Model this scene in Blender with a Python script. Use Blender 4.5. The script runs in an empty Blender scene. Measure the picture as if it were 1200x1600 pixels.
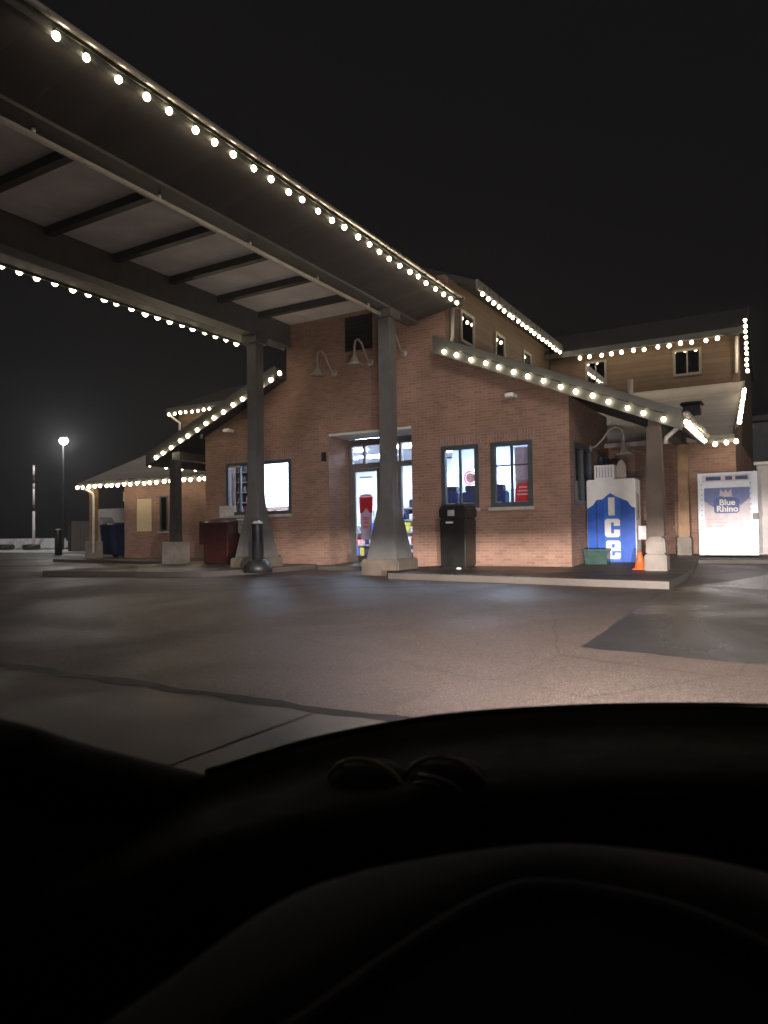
import bpy, bmesh, math, random
from mathutils import Vector, Matrix
random.seed(7)
SC = bpy.context.scene
COL = SC.collection
R = math.radians
S = 0.74            # layout units -> metres (everything is laid out in units, scaled once at the end)
CZ = 1.2            # eye height in layout units

# ------------------------------------------------------------------ camera, world, sun, exposure
cam_d = bpy.data.cameras.new('camera'); cam = bpy.data.objects.new('camera', cam_d); COL.objects.link(cam)
yaw, pitch, roll = R(30.327), R(1.646), R(0.777)
fwd0 = Vector((-math.sin(yaw), math.cos(yaw), 0)); right0 = Vector((math.cos(yaw), math.sin(yaw), 0)); up0 = Vector((0, 0, 1))
fwd = math.cos(pitch)*fwd0 + math.sin(pitch)*up0
up1 = math.cos(pitch)*up0 - math.sin(pitch)*fwd0
rgt = math.cos(roll)*right0 - math.sin(roll)*up1
upc = math.cos(roll)*up1 + math.sin(roll)*right0
m = Matrix((rgt, upc, -fwd)).transposed().to_4x4(); m.translation = (0, 0, CZ*S)
cam.matrix_world = m
cam_d.sensor_fit = 'HORIZONTAL'; cam_d.sensor_width = 36; cam_d.lens = 1094.2/1200*36
cam_d.dof.use_dof = True; cam_d.dof.focus_distance = 14.0; cam_d.dof.aperture_fstop = 7.5
cam_d.clip_start = 0.05; cam_d.clip_end = 2000
SC.camera = cam

SUN_EL, SUN_AZ = R(15), R(148)        # azimuth clockwise from +Y
w = bpy.data.worlds.new('World'); SC.world = w; w.use_nodes = True
nt = w.node_tree; bg = nt.nodes['Background']
bg.inputs[0].default_value = (0.95, 0.88, 0.92, 1); bg.inputs[1].default_value = 0.0056
sl = bpy.data.lights.new('fill_sun', 'SUN'); so = bpy.data.objects.new('fill_sun', sl); COL.objects.link(so)  # fill sun added at night, standing in for unseen lot lights behind the camera
sl.energy = 0.62; sl.angle = R(14); sl.color = (1.0, 0.90, 0.86)
d = Vector((math.sin(SUN_AZ)*math.cos(SUN_EL), math.cos(SUN_AZ)*math.cos(SUN_EL), math.sin(SUN_EL)))
so.rotation_euler = d.to_track_quat('Z', 'Y').to_euler(); so.location = (0, 0, 30)
SC.view_settings.view_transform = 'Standard'; SC.view_settings.look = 'None'
SC.view_settings.exposure = 0.35; SC.view_settings.gamma = 1.0

# ------------------------------------------------------------------ materials
MATS = {}
def newmat(name):
    mt = bpy.data.materials.new(name); mt.use_nodes = True
    n = mt.node_tree; b = n.nodes['Principled BSDF']; MATS[name] = mt
    return mt, n, b
def N(n, t, **k):
    x = n.nodes.new(t)
    for a, v in k.items(): setattr(x, a, v)
    return x
def mathn(n, op, a, b=None):
    x = N(n, 'ShaderNodeMath', operation=op)
    for i, v in enumerate((a, b)):
        if v is None: continue
        if isinstance(v, (int, float)): x.inputs[i].default_value = v
        else: n.links.new(v, x.inputs[i])
    return x.outputs[0]
def rampn(n, src, p0, c0, p1, c1):
    r = N(n, 'ShaderNodeValToRGB'); e = r.color_ramp.elements
    e[0].position = p0; e[0].color = (*c0, 1) if len(c0) == 3 else c0
    e[1].position = p1; e[1].color = (*c1, 1) if len(c1) == 3 else c1
    n.links.new(src, r.inputs[0]); return r.outputs[0]
def plain(name, col, rough=0.6, metal=0.0, var=0.18, scale=6.0, bump=0.0, bscale=60.0, spec=0.5):
    mt, n, b = newmat(name)
    tc = N(n, 'ShaderNodeTexCoord')
    no = N(n, 'ShaderNodeTexNoise'); no.inputs['Scale'].default_value = scale; no.inputs['Detail'].default_value = 6
    n.links.new(tc.outputs['Object'], no.inputs['Vector'])
    c = rampn(n, no.outputs[0], 0.3, tuple(v*(1-var) for v in col), 0.7, tuple(min(1, v*(1+var)) for v in col))
    n.links.new(c, b.inputs['Base Color'])
    b.inputs['Roughness'].default_value = rough; b.inputs['Metallic'].default_value = metal
    b.inputs['Specular IOR Level'].default_value = spec
    rr = mathn(n, 'MULTIPLY_ADD', no.outputs[0], 0.3); n.nodes[-1].inputs[2].default_value = rough-0.15
    n.links.new(rr, b.inputs['Roughness'])
    if bump:
        n2 = N(n, 'ShaderNodeTexNoise'); n2.inputs['Scale'].default_value = bscale; n2.inputs['Detail'].default_value = 4
        n.links.new(tc.outputs['Object'], n2.inputs['Vector'])
        bp = N(n, 'ShaderNodeBump'); bp.inputs['Strength'].default_value = bump; bp.inputs['Distance'].default_value = 0.02
        n.links.new(n2.outputs[0], bp.inputs['Height']); n.links.new(bp.outputs[0], b.inputs['Normal'])
    return mt
def emit(name, col, strength):
    mt, n, b = newmat(name)
    b.inputs['Base Color'].default_value = (*[c*0.8 for c in col], 1)
    b.inputs['Emission Color'].default_value = (*col, 1); b.inputs['Emission Strength'].default_value = strength
    return mt
def brick(name, c1, c2, mort, soldier=False):
    mt, n, b = newmat(name)
    tc = N(n, 'ShaderNodeUVMap')
    vec = tc.outputs[0]
    if soldier:
        mp = N(n, 'ShaderNodeMapping'); mp.inputs['Rotation'].default_value = (0, 0, R(90)); n.links.new(vec, mp.inputs[0]); vec = mp.outputs[0]
    bt = N(n, 'ShaderNodeTexBrick'); n.links.new(vec, bt.inputs['Vector'])
    bt.inputs['Color1'].default_value = (*c1, 1); bt.inputs['Color2'].default_value = (*c2, 1); bt.inputs['Mortar'].default_value = (*mort, 1)
    bt.inputs['Scale'].default_value = 1; bt.inputs['Brick Width'].default_value = 0.2; bt.inputs['Row Height'].default_value = 0.062
    bt.inputs['Mortar Size'].default_value = 0.008; bt.inputs['Mortar Smooth'].default_value = 0.2; bt.inputs['Bias'].default_value = -0.1
    no = N(n, 'ShaderNodeTexNoise'); no.inputs['Scale'].default_value = 1.1; no.inputs['Detail'].default_value = 8; no.inputs['Roughness'].default_value = 0.65
    n.links.new(tc.outputs[0], no.inputs['Vector'])
    mx = N(n, 'ShaderNodeMixRGB', blend_type='MULTIPLY'); mx.inputs[0].default_value = 1
    g = rampn(n, no.outputs[0], 0.3, (0.72, 0.70, 0.70), 0.7, (1.18, 1.15, 1.12))
    n.links.new(bt.outputs[0], mx.inputs[1]); n.links.new(g, mx.inputs[2]); n.links.new(mx.outputs[0], b.inputs['Base Color'])
    b.inputs['Roughness'].default_value = 0.85
    bp = N(n, 'ShaderNodeBump', invert=True); bp.inputs['Strength'].default_value = 0.6; bp.inputs['Distance'].default_value = 0.008
    n.links.new(bt.outputs['Fac'], bp.inputs['Height']); n.links.new(bp.outputs[0], b.inputs['Normal'])
    return mt
def boards(name, col, pitch_m, axis=1, dark=0.45, var=0.25):
    # horizontal lap siding / planks: a saw-tooth relief along one UV axis
    mt, n, b = newmat(name)
    uv = N(n, 'ShaderNodeUVMap'); sp = N(n, 'ShaderNodeSeparateXYZ'); n.links.new(uv.outputs[0], sp.inputs[0])
    t = mathn(n, 'DIVIDE', sp.outputs[axis], pitch_m); fr = mathn(n, 'FRACT', t); fl = mathn(n, 'FLOOR', t)
    wn = N(n, 'ShaderNodeTexWhiteNoise', noise_dimensions='1D'); n.links.new(fl, wn.inputs['W'])
    no = N(n, 'ShaderNodeTexNoise'); no.inputs['Scale'].default_value = 3; no.inputs['Detail'].default_value = 8; n.links.new(uv.outputs[0], no.inputs['Vector'])
    s = mathn(n, 'ADD', mathn(n, 'MULTIPLY', wn.outputs[0], 0.4), mathn(n, 'MULTIPLY', no.outputs[0], 0.6))
    c = rampn(n, s, 0.25, tuple(v*(1-var) for v in col), 0.75, tuple(v*(1+var) for v in col))
    gap = rampn(n, fr, 0.02, (dark, dark, dark), 0.10, (1, 1, 1))
    mx = N(n, 'ShaderNodeMixRGB', blend_type='MULTIPLY'); mx.inputs[0].default_value = 1
    n.links.new(c, mx.inputs[1]); n.links.new(gap, mx.inputs[2]); n.links.new(mx.outputs[0], b.inputs['Base Color'])
    bp = N(n, 'ShaderNodeBump', invert=True); bp.inputs['Strength'].default_value = 0.7; bp.inputs['Distance'].default_value = 0.02
    n.links.new(fr, bp.inputs['Height']); n.links.new(bp.outputs[0], b.inputs['Normal']); b.inputs['Roughness'].default_value = 0.75
    return mt
def wet_ground(name, c0, c1, r0, r1, bump=0.35, speck=0.0, puddle=0.0, stain=False):
    mt, n, b = newmat(name)
    tc = N(n, 'ShaderNodeTexCoord'); P = tc.outputs['Object']
    big = N(n, 'ShaderNodeTexNoise'); big.inputs['Scale'].default_value = 0.55; big.inputs['Detail'].default_value = 7; n.links.new(P, big.inputs['Vector'])
    fine = N(n, 'ShaderNodeTexNoise'); fine.inputs['Scale'].default_value = 75; fine.inputs['Detail'].default_value = 3; n.links.new(P, fine.inputs['Vector'])
    vo = N(n, 'ShaderNodeTexVoronoi'); vo.inputs['Scale'].default_value = 150; n.links.new(P, vo.inputs['Vector'])
    s = mathn(n, 'ADD', mathn(n, 'MULTIPLY', big.outputs[0], 0.6), mathn(n, 'MULTIPLY', fine.outputs[0], 0.4))
    c = rampn(n, s, 0.35, c0, 0.65, c1)
    if speck:
        sep = N(n, 'ShaderNodeSeparateColor'); n.links.new(vo.outputs['Color'], sep.inputs[0])
        k = rampn(n, sep.outputs[0], 0.55, (0, 0, 0), 1.0, (speck, speck*0.9, speck*0.85))
        mx = N(n, 'ShaderNodeMixRGB', blend_type='ADD'); mx.inputs[0].default_value = 1
        n.links.new(c, mx.inputs[1]); n.links.new(k, mx.inputs[2]); c = mx.outputs[0]
    if stain:
        st = N(n, 'ShaderNodeTexNoise'); st.inputs['Scale'].default_value = 0.8; st.inputs['Detail'].default_value = 9; st.inputs['Roughness'].default_value = .7; n.links.new(P, st.inputs['Vector'])
        k2 = rampn(n, st.outputs[0], 0.56, (1, 1, 1), 0.74, (.7, .7, .71))
        ck = N(n, 'ShaderNodeTexVoronoi', feature='DISTANCE_TO_EDGE'); ck.inputs['Scale'].default_value = 0.33
        wp = N(n, 'ShaderNodeMixRGB'); wp.inputs[0].default_value = .12; n.links.new(P, wp.inputs[1]); n.links.new(st.outputs['Color'], wp.inputs[2]); n.links.new(wp.outputs[0], ck.inputs['Vector'])
        k3 = rampn(n, ck.outputs[0], 0.0012, (.62, .62, .62), 0.004, (1, 1, 1))
        for kk in (k2, k3):
            mx = N(n, 'ShaderNodeMixRGB', blend_type='MULTIPLY'); mx.inputs[0].default_value = 1
            n.links.new(c, mx.inputs[1]); n.links.new(kk, mx.inputs[2]); c = mx.outputs[0]
    n.links.new(c, b.inputs['Base Color'])
    wet = N(n, 'ShaderNodeTexNoise'); wet.inputs['Scale'].default_value = 0.42; wet.inputs['Detail'].default_value = 5; wet.inputs['Distortion'].default_value = 0.6
    n.links.new(P, wet.inputs['Vector'])
    rr = rampn(n, wet.outputs[0], 0.42-puddle, (r0, r0, r0), 0.62-puddle, (r1, r1, r1)); n.links.new(rr, b.inputs['Roughness'])
    h = mathn(n, 'ADD', mathn(n, 'MULTIPLY', vo.outputs['Distance'], 1.0), mathn(n, 'MULTIPLY', fine.outputs[0], 0.6))
    bp = N(n, 'ShaderNodeBump'); bp.inputs['Strength'].default_value = bump; bp.inputs['Distance'].default_value = 0.01
    n.links.new(h, bp.inputs['Height']); n.links.new(bp.outputs[0], b.inputs['Normal'])
    return mt
def film(name, col, thin=.55):
    mt, n, b = newmat(name); out = n.nodes['Material Output']
    b.inputs['Base Color'].default_value = (*col, 1); b.inputs['Roughness'].default_value = .4
    tl = N(n, 'ShaderNodeBsdfTranslucent'); tl.inputs[0].default_value = (*col, 1)
    mx = N(n, 'ShaderNodeMixShader'); mx.inputs[0].default_value = thin
    n.links.new(b.outputs[0], mx.inputs[1]); n.links.new(tl.outputs[0], mx.inputs[2]); n.links.new(mx.outputs[0], out.inputs[0]); return mt
def glassm(name, gloss=0.10, tint=(1, 1, 1)):
    mt = bpy.data.materials.new(name); mt.use_nodes = True; n = mt.node_tree; MATS[name] = mt
    n.nodes.remove(n.nodes['Principled BSDF']); out = n.nodes['Material Output']
    tr = N(n, 'ShaderNodeBsdfTransparent'); tr.inputs[0].default_value = (*tint, 1)
    gl = N(n, 'ShaderNodeBsdfGlossy'); gl.inputs['Roughness'].default_value = 0.03
    lw = N(n, 'ShaderNodeFresnel'); lw.inputs[0].default_value = 1.45
    k = mathn(n, 'MULTIPLY_ADD', lw.outputs[0], 1.0); n.nodes[-1].inputs[2].default_value = gloss*0.3
    mx = N(n, 'ShaderNodeMixShader'); n.links.new(k, mx.inputs[0]); n.links.new(tr.outputs[0], mx.inputs[1]); n.links.new(gl.outputs[0], mx.inputs[2])
    n.links.new(mx.outputs[0], out.inputs[0]); return mt

M = dict(
 brick=brick('brick', (.31, .185, .138), (.222, .130, .097), (.30, .215, .175)),
 soldier=brick('soldier_brick', (.29, .18, .15), (.21, .128, .105), (.32, .245, .21), True),
 siding=boards('lap_siding', (.10, .062, .036), 0.15),
 roof=plain('shingle', (.05, .047, .046), .9, var=.3, scale=12, bump=.5, bscale=40),
 pale_roof=boards('pale_roof', (.46, .43, .41), 0.14, dark=.8, var=.14),
 fascia=plain('fascia_paint', (.085, .088, .081), .55, var=.12, scale=3, bump=.05),
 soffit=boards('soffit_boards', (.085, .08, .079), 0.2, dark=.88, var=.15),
 steel=plain('grey_green_paint', (.118, .118, .118), .45, var=.15, scale=4, bump=.08),
 steel_dark=plain('dark_steel', (.05, .048, .047), .5, var=.2),
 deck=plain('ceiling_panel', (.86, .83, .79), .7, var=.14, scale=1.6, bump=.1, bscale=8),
 pale=plain('pale_metal', (.62, .60, .56), .45, var=.1),
 gutter=plain('gutter_metal', (.45, .42, .38), .3, metal=.6, var=.1),
 frame=plain('window_frame', (.055, .068, .075), .4, var=.12),
 door_frame=plain('door_frame', (.17, .165, .155), .4, metal=.3, var=.1),
 panel=boards('grooved_panel', (.11, .105, .10), 0.13, axis=0, dark=.35),
 sill=plain('sill_stone', (.42, .38, .34), .7, var=.15, bump=.2),
 concrete=plain('concrete', (.215, .192, .172), .8, var=.25, scale=3, bump=.35, bscale=50),
 wood=boards('weathered_post', (.15, .118, .097), 0.9, axis=0, dark=.8, var=.35),
 warm_wood=plain('stained_post', (.27, .165, .09), .6, var=.3, scale=5, bump=.2),
 plinth=plain('plinth_concrete', (.125, .10, .08), .85, var=.3, scale=2.5, bump=.4, bscale=40),
 trim=plain('window_trim', (.15, .13, .11), .5, var=.1), cage_white=plain('cage_white', (.70, .76, .86), .4, var=.05),
 poster_blue=plain('poster_blue', (.15, .19, .42), .5), badge_blue=plain('badge_blue', (.07, .10, .30), .5),
 white=plain('white_paint', (.78, .77, .76), .45, var=.05),
 white_dull=plain('dull_white', (.55, .53, .52), .6, var=.12),
 lampgrey=plain('lamp_grey', (.40, .36, .33), .4, metal=.2, var=.12),
 black=plain('black_plastic', (.017, .017, .018), .42, var=.2),
 bin=plain('bin_black', (.013, .0125, .0125), .33, var=.25, scale=3),
 blue=plain('ice_blue', (.010, .085, .47), .4, var=.12),
 blue_light=plain('ice_blue_light', (.025, .14, .58), .4, var=.1),
 blue_dark=plain('ice_blue_dark', (.012, .035, .14), .4, var=.1),
 navy=plain('navy', (.012, .02, .06), .4),
 green=plain('dark_green_plastic', (.012, .05, .04), .4, var=.15),
 orange=plain('cone_orange', (.85, .13, .03), .5, var=.08),
 red=plain('sign_red', (.55, .03, .03), .45, var=.1),
 darkred=plain('dark_red_paint', (.045, .014, .012), .35, var=.2),
 pink=plain('pale_pink', (.75, .42, .42), .5),
 grey=plain('mid_grey', (.30, .30, .31), .5),
 cup_grey=plain('cup_grey', (.55, .50, .55), .5),
 dim_yellow=plain('dim_yellow', (.5, .42, .05), .5), dim_pink=plain('dim_rose', (.3, .15, .16), .5),
 yellow=plain('yellow', (.55, .45, .06), .6),
 cream=plain('cream_panel', (.62, .52, .34), .6, var=.08),
 asphalt=wet_ground('wet_asphalt', (.050, .035, .029), (.088, .062, .052), .45, .64, .28, speck=.13, stain=True),
 patch=wet_ground('new_asphalt', (.016, .016, .018), (.028, .028, .030), .14, .42, .3, puddle=.05),
 apron=wet_ground('apron_concrete', (.085, .074, .066), (.15, .132, .118), .42, .75, .18),
 walk=wet_ground('walk_concrete', (.062, .052, .045), (.12, .104, .091), .42, .8, .25),
 tar=plain('tar', (.012, .011, .011), .6, var=.3, bump=.4),
 snow=plain('old_snow', (.6, .6, .62), .8, var=.25, scale=2, bump=.4, bscale=6),
 mauve=plain('mauve_board', (.42, .38, .48), .6), blue_wall=plain('blue_wall', (.42, .50, .70), .7, var=.1),
 inner=plain('store_wall', (.74, .76, .82), .7, var=.04),
 tile=plain('store_tile', (.55, .55, .57), .3, var=.08),
 shelf=plain('shelf_metal', (.42, .42, .46), .4),
 glass=glassm('pane_glass'), dark_glass=glassm('dark_pane', .16, (.45, .5, .55)),
 bulb=emit('bulb_glass', (1.0, .82, .56), 21.0),
 street=emit('street_lens', (1.0, .97, .92), 260.0),
 fluoro=emit('fluorescent', (.60, .76, 1.0), 52.0),
 screen=emit('lit_panel', (.62, .80, 1.0), 3.0),
 neon=emit('neon_red', (1.0, .12, .12), 1.2),
 socket=plain('socket_green', (.02, .03, .02), .5),
 dash=plain('dash_plastic', (.0065, .0060, .0066), .75, var=.15, scale=20, spec=.10),
 panel_soft=plain('panel_soft', (.13, .115, .115), .6, var=.12, scale=8, spec=.2),
 dash_soft=plain('dash_soft', (.05, .044, .046), .8, var=.12, scale=8, spec=.08),
 carpaint=plain('car_paint', (.02, .02, .024), .2, var=.1),
 far_grey=plain('far_grey', (.10, .10, .11), .8),
 film_red=film('film_red', (.75, .05, .07)), film_grey=film('film_grey', (.62, .52, .58)), film_pink=film('film_pink', (.8, .3, .32)),
 tint=glassm('tinted_glass', .1, (.12, .12, .13)),
 lens=plain('lamp_lens', (.7, .7, .7), .15),
)

# ------------------------------------------------------------------ mesh helpers
class MB:
    def __init__(s): s.v, s.f, s.mi = [], [], []
    def add(s, vs, fs, k=0):
        o = len(s.v); s.v += [Vector(p) for p in vs]; s.f += [[i+o for i in f] for f in fs]; s.mi += [k]*len(fs); return s
    def box(s, x0, x1, y0, y1, z0, z1, k=0):
        return s.add([(x, y, z) for x in (x0, x1) for y in (y0, y1) for z in (z0, z1)],
                     [(0, 1, 3, 2), (4, 6, 7, 5), (0, 4, 5, 1), (2, 3, 7, 6), (0, 2, 6, 4), (1, 5, 7, 3)], k)
    def prism(s, poly, axis, a, b, k=0):
        # poly: 2-D outline in the two other axes (x,z for y; y,z for x; x,y for z)
        def P(u, v, t): return {'x': (t, u, v), 'y': (u, t, v), 'z': (u, v, t)}[axis]
        n = len(poly); vs = [P(u, v, a) for u, v in poly] + [P(u, v, b) for u, v in poly]
        return s.add(vs, [list(range(n))[::-1], list(range(n, 2*n))] + [(i, (i+1) % n, n+(i+1) % n, n+i) for i in range(n)], k)
    def slab(s, q, dv, k=0):
        q = [Vector(p) for p in q]; dv = Vector(dv)
        n = len(q)
        return s.add(q+[p+dv for p in q], [list(range(n))[::-1], list(range(n, 2*n))]+[(i, (i+1) % n, n+(i+1) % n, n+i) for i in range(n)], k)
    def tube(s, path, r, n=8, k=0):
        path = [Vector(p) for p in path]; rings = []
        rs = r if isinstance(r, (list, tuple)) else [r]*len(path)
        prev = None
        for i, p in enumerate(path):
            t = (path[min(i+1, len(path)-1)]-path[max(i-1, 0)]).normalized()
            a = prev - t*prev.dot(t) if prev is not None and (prev - t*prev.dot(t)).length > 1e-4 else t.orthogonal()
            a.normalize(); prev = a; b = t.cross(a)
            rings.append([p+(a*math.cos(2*math.pi*j/n)+b*math.sin(2*math.pi*j/n))*rs[i] for j in range(n)])
        vs = [v for g in rings for v in g]
        fs = [(i*n+j, i*n+(j+1) % n, (i+1)*n+(j+1) % n, (i+1)*n+j) for i in range(len(path)-1) for j in range(n)]
        fs += [list(range(n))[::-1], list(range((len(path)-1)*n, len(path)*n))]
        return s.add(vs, fs, k)
    def lathe(s, prof, c=(0, 0, 0), n=12, k=0, mat=None):
        # prof: (radius, height); rings about z
        vs, fs = [], []
        for r, z in prof:
            for j in range(n):
                v = Vector((r*math.cos(2*math.pi*j/n), r*math.sin(2*math.pi*j/n), z))
                vs.append((mat @ v if mat else v)+Vector(c))
        for i in range(len(prof)-1):
            for j in range(n): fs.append((i*n+j, i*n+(j+1) % n, (i+1)*n+(j+1) % n, (i+1)*n+j))
        fs += [list(range(n))[::-1], list(range((len(prof)-1)*n, len(prof)*n))]
        return s.add(vs, fs, k)
    def frustum(s, rings, k=0):
        # rings: (cx, cy, half_x, half_y, z)
        vs, fs = [], []
        for cx, cy, hx, hy, z in rings: vs += [(cx-hx, cy-hy, z), (cx+hx, cy-hy, z), (cx+hx, cy+hy, z), (cx-hx, cy+hy, z)]
        for i in range(len(rings)-1):
            for j in range(4): fs.append((i*4+j, i*4+(j+1) % 4, i*4+4+(j+1) % 4, i*4+4+j))
        fs += [(3, 2, 1, 0), tuple(range(len(rings)*4-4, len(rings)*4))]
        return s.add(vs, fs, k)
    def build(s, name, mats, parent=None, bevel=0, smooth=False, local=False, seg=2):
        if not isinstance(mats, (list, tuple)): mats = [mats]
        off = Vector((0, 0, 0)); p = parent
        if not local:
            while p is not None: off += p.location; p = p.parent
        me = bpy.data.meshes.new(name); bm = bmesh.new()
        bv = [bm.verts.new(v-off) for v in s.v]
        for f, k in zip(s.f, s.mi):
            try: fc = bm.faces.new([bv[i] for i in f]); fc.material_index = k
            except ValueError: pass
        bmesh.ops.recalc_face_normals(bm, faces=bm.faces)
        if bevel:
            es = [e for e in bm.edges if len(e.link_faces) == 2 and e.calc_face_angle(0) > 0.5]
            bmesh.ops.bevel(bm, geom=es, offset=bevel, segments=seg, affect='EDGES', clamp_overlap=True)
        uv = bm.loops.layers.uv.new('UVMap')
        for fc in bm.faces:
            n = fc.normal; ax = max(range(3), key=lambda i: abs(n[i])); fc.smooth = smooth
            for lp in fc.loops:
                c = lp.vert.co+off
                lp[uv].uv = ((c.y, c.z), (c.x, c.z), (c.x, c.y))[ax]
                lp[uv].uv *= S
        bm.to_mesh(me); bm.free()
        for mt in mats: me.materials.append(M[mt] if isinstance(mt, str) else mt)
        o = bpy.data.objects.new(name, me); COL.objects.link(o)
        if parent is not None: o.parent = parent
        return o
def tag(o, label=None, cat=None, group=None, kind=None):
    if label: o['label'] = label
    if cat: o['category'] = cat
    if group: o['group'] = group
    if kind: o['kind'] = kind
    return o
def thing(name, label, cat, loc=(0, 0, 0), rz=0, group=None):
    o = bpy.data.objects.new(name, None); COL.objects.link(o); o.location = loc; o.rotation_euler = (0, 0, rz)
    return tag(o, label, cat, group)
def dup(root, loc, label, rz=None):
    r = root.copy(); COL.objects.link(r); r.location = loc; r['label'] = label
    if rz is not None: r.rotation_euler = (0, 0, rz)
    for ch in list(root.children):
        c = ch.copy(); COL.objects.link(c); c.parent = r
        for g in list(ch.children):
            e = g.copy(); COL.objects.link(e); e.parent = c
    return r
def ss(t): t = max(0, min(1, t)); return t*t*(3-2*t)
def zg(x, y):
    z = -0.35*(1-ss((y-5.2)/8.5))
    k = max(0.0, min(1.0, (x+30)/27.0))
    return z + (0.26*k-0.06*(1-k))*ss((y-17)/7.0)
def sheet(poly_rows, name, mat, dz, kind='structure', skirt=0.0):
    # poly_rows: rows of (x,y) points, laid on the ground profile
    b = MB(); nr, nc = len(poly_rows), len(poly_rows[0])
    vs = [(x, y, zg(x, y)+dz) for r in poly_rows for x, y in r]
    fs = [(i*nc+j, i*nc+j+1, (i+1)*nc+j+1, (i+1)*nc+j) for i in range(nr-1) for j in range(nc-1)]
    if skirt:
        rim = [i for i in range(nc)]+[i*nc+nc-1 for i in range(1, nr)]+[(nr-1)*nc+j for j in range(nc-2, -1, -1)]+[i*nc for i in range(nr-2, 0, -1)]
        o = len(vs); vs += [(vs[i][0], vs[i][1], vs[i][2]-skirt) for i in rim]
        for a in range(len(rim)): fs.append((rim[a], rim[(a+1) % len(rim)], o+(a+1) % len(rim), o+a))
    b.add(vs, fs); o = b.build(name, mat, smooth=not skirt); tag(o, kind=kind); return o
def grid_rows(quad, nu, nv, jit=0):
    a, b, c, d2 = [Vector((*p, 0)) for p in quad]   # a-b front edge, d-c back edge
    out = []
    for j in range(nv+1):
        t = j/nv; l = a.lerp(d2, t); r = b.lerp(c, t)
        out.append([(p.x+random.uniform(-jit, jit), p.y+random.uniform(-jit, jit)*2) for p in (l.lerp(r, i/nu) for i in range(nu+1))])
    return out

# ------------------------------------------------------------------ ground, apron, patch, sidewalks
xs = [-260, -180, -120, -80, -60, -50] + [-44+i*1.0 for i in range(60)] + [20, 30, 50, 80, 120, 180]
ys = [-60, -30, -15, -6, 0, 2, 4] + [4.5+i*0.5 for i in range(46)] + [29, 33, 40, 50, 70, 100, 150, 220, 300]
sheet([[(x, y) for x in xs] for y in ys], 'asphalt_lot', 'asphalt', 0)
for i, (xa, xb) in enumerate(((-16.6, -12.34), (-12.3, -8.04), (-8.0, -3.74), (-3.7, 0.56), (0.6, 4.86))):
    for j, (ya, yb) in enumerate(((0.45, 4.98), (-4.1, 0.41))):
        o = sheet(grid_rows(((xa, ya), (xb, ya), (xb+.12, yb), (xa+.12, yb)), 3, 4), 'concrete_apron', 'apron', 0.006)
sheet(grid_rows(((-2.25, 8.55), (1.6, 8.1), (0.6, 22.2), (-2.05, 15.3)), 14, 30, .018), 'repaved_strip', 'patch', 0.005)
rows_ = []
for i in range(90):
    x = -16.6+i*.24
    rows_.append([(x, 4.93+.03*math.sin(i*1.7)+random.uniform(-.03, .02)), (x, 5.10+.03*math.sin(i*.9)+random.uniform(-.02, .05))])
sheet(rows_, 'tar_seam', 'tar', 0.010)
# sidewalk right of the canopy (with the raised edge), porch slab behind it and left sidewalk
sheet(grid_rows(((-9.0, 15.55), (-2.15, 14.75), (-2.2, 19.0), (-9.0, 19.2)), 16, 8), 'sidewalk', 'walk', 0.15, skirt=.3)
sheet(grid_rows(((-5.3, 19.02), (-2.2, 19.02), (-2.5, 23.8), (-5.3, 23.8)), 6, 8), 'porch_slab', 'walk', 0.148, skirt=.3)
sheet(grid_rows(((-19.9, 13.25), (-14.3, 14.35), (-13.6, 19.2), (-20.4, 19.2)), 12, 8), 'sidewalk', 'walk', 0.15, skirt=.3)
sheet(grid_rows(((-31.6, 21.6), (-18.9, 19.25), (-18.9, 23.8), (-31.6, 23.8)), 12, 6), 'porch_slab', 'walk', 0.13, skirt=.3)
sheet(grid_rows(((-13.2, 18.3), (-10.0, 18.3), (-10.0, 20.3), (-13.2, 20.3)), 4, 3), 'door_step', 'walk', 0.13, skirt=.3)
sheet(grid_rows(((-2.4, 21.6), (1.2, 22.0), (1.2, 23.6), (-2.4, 23.6)), 5, 4), 'cage_slab', 'walk', 0.1, skirt=.3)
sheet(grid_rows(((-130, 38), (-42, 33), (-36, 36), (-110, 60)), 12, 4), 'snow_strip', 'snow', 0.02)

# ------------------------------------------------------------------ the store building
Y0, YW = 18.9, 19.15
B = thing('store_building', 'brick convenience store with a gabled front, porches and a lapped timber upper storey behind', 'store', (-11.75, 18.9, 0))
def part(mb, name, mat, par=B, **k): return mb.build(name, mat, par, **k)
w_ = MB()
WIN = {'left': (-17.63, -14.69), 'a': (-9.05, -7.85), 'b': (-7.48, -6.24)}
ZS, ZT, ZM = 1.87, 3.73, 4.45
cols = [(-18.65, -17.63, 0), (-17.63, -14.69, 1), (-14.69, -13.13, 0), (-10.05, -9.05, 0), (-9.05, -7.85, 1), (-7.85, -7.48, 0), (-7.48, -6.24, 1), (-6.24, -5.2, 0)]
for x0, x1, k in cols:
    if k: w_.box(x0, x1, Y0, YW, -.2, ZS); w_.box(x0, x1, Y0, YW, ZT, ZM)
    else: w_.box(x0, x1, Y0, YW, -.2, ZM)
w_.prism([(-18.65, ZM), (-5.2, ZM), (-5.2, 4.93), (-8.85, 6.5), (-8.85, 8.9), (-14.84, 8.9), (-14.84, 6.45), (-18.65, 4.80)], 'y', Y0, YW)
part(w_, 'front_wall', 'brick')
# door recess
for xa, xb in ((-13.38, -13.13), (-10.05, -9.8)): r_ = MB(); r_.box(xa, xb, YW, 20.1, -.2, ZM); part(r_, 'recess_wall', 'brick')
r_ = MB(); r_.box(-13.13, -10.05, Y0+.02, 20.1, ZM-.08, ZM-.003); part(r_, 'recess_soffit', 'pale')
r_ = MB(); r_.box(-13.13, -10.05, 20.1, 20.2, 4.21, ZM-.083); part(r_, 'transom_panel', 'panel')
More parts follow.
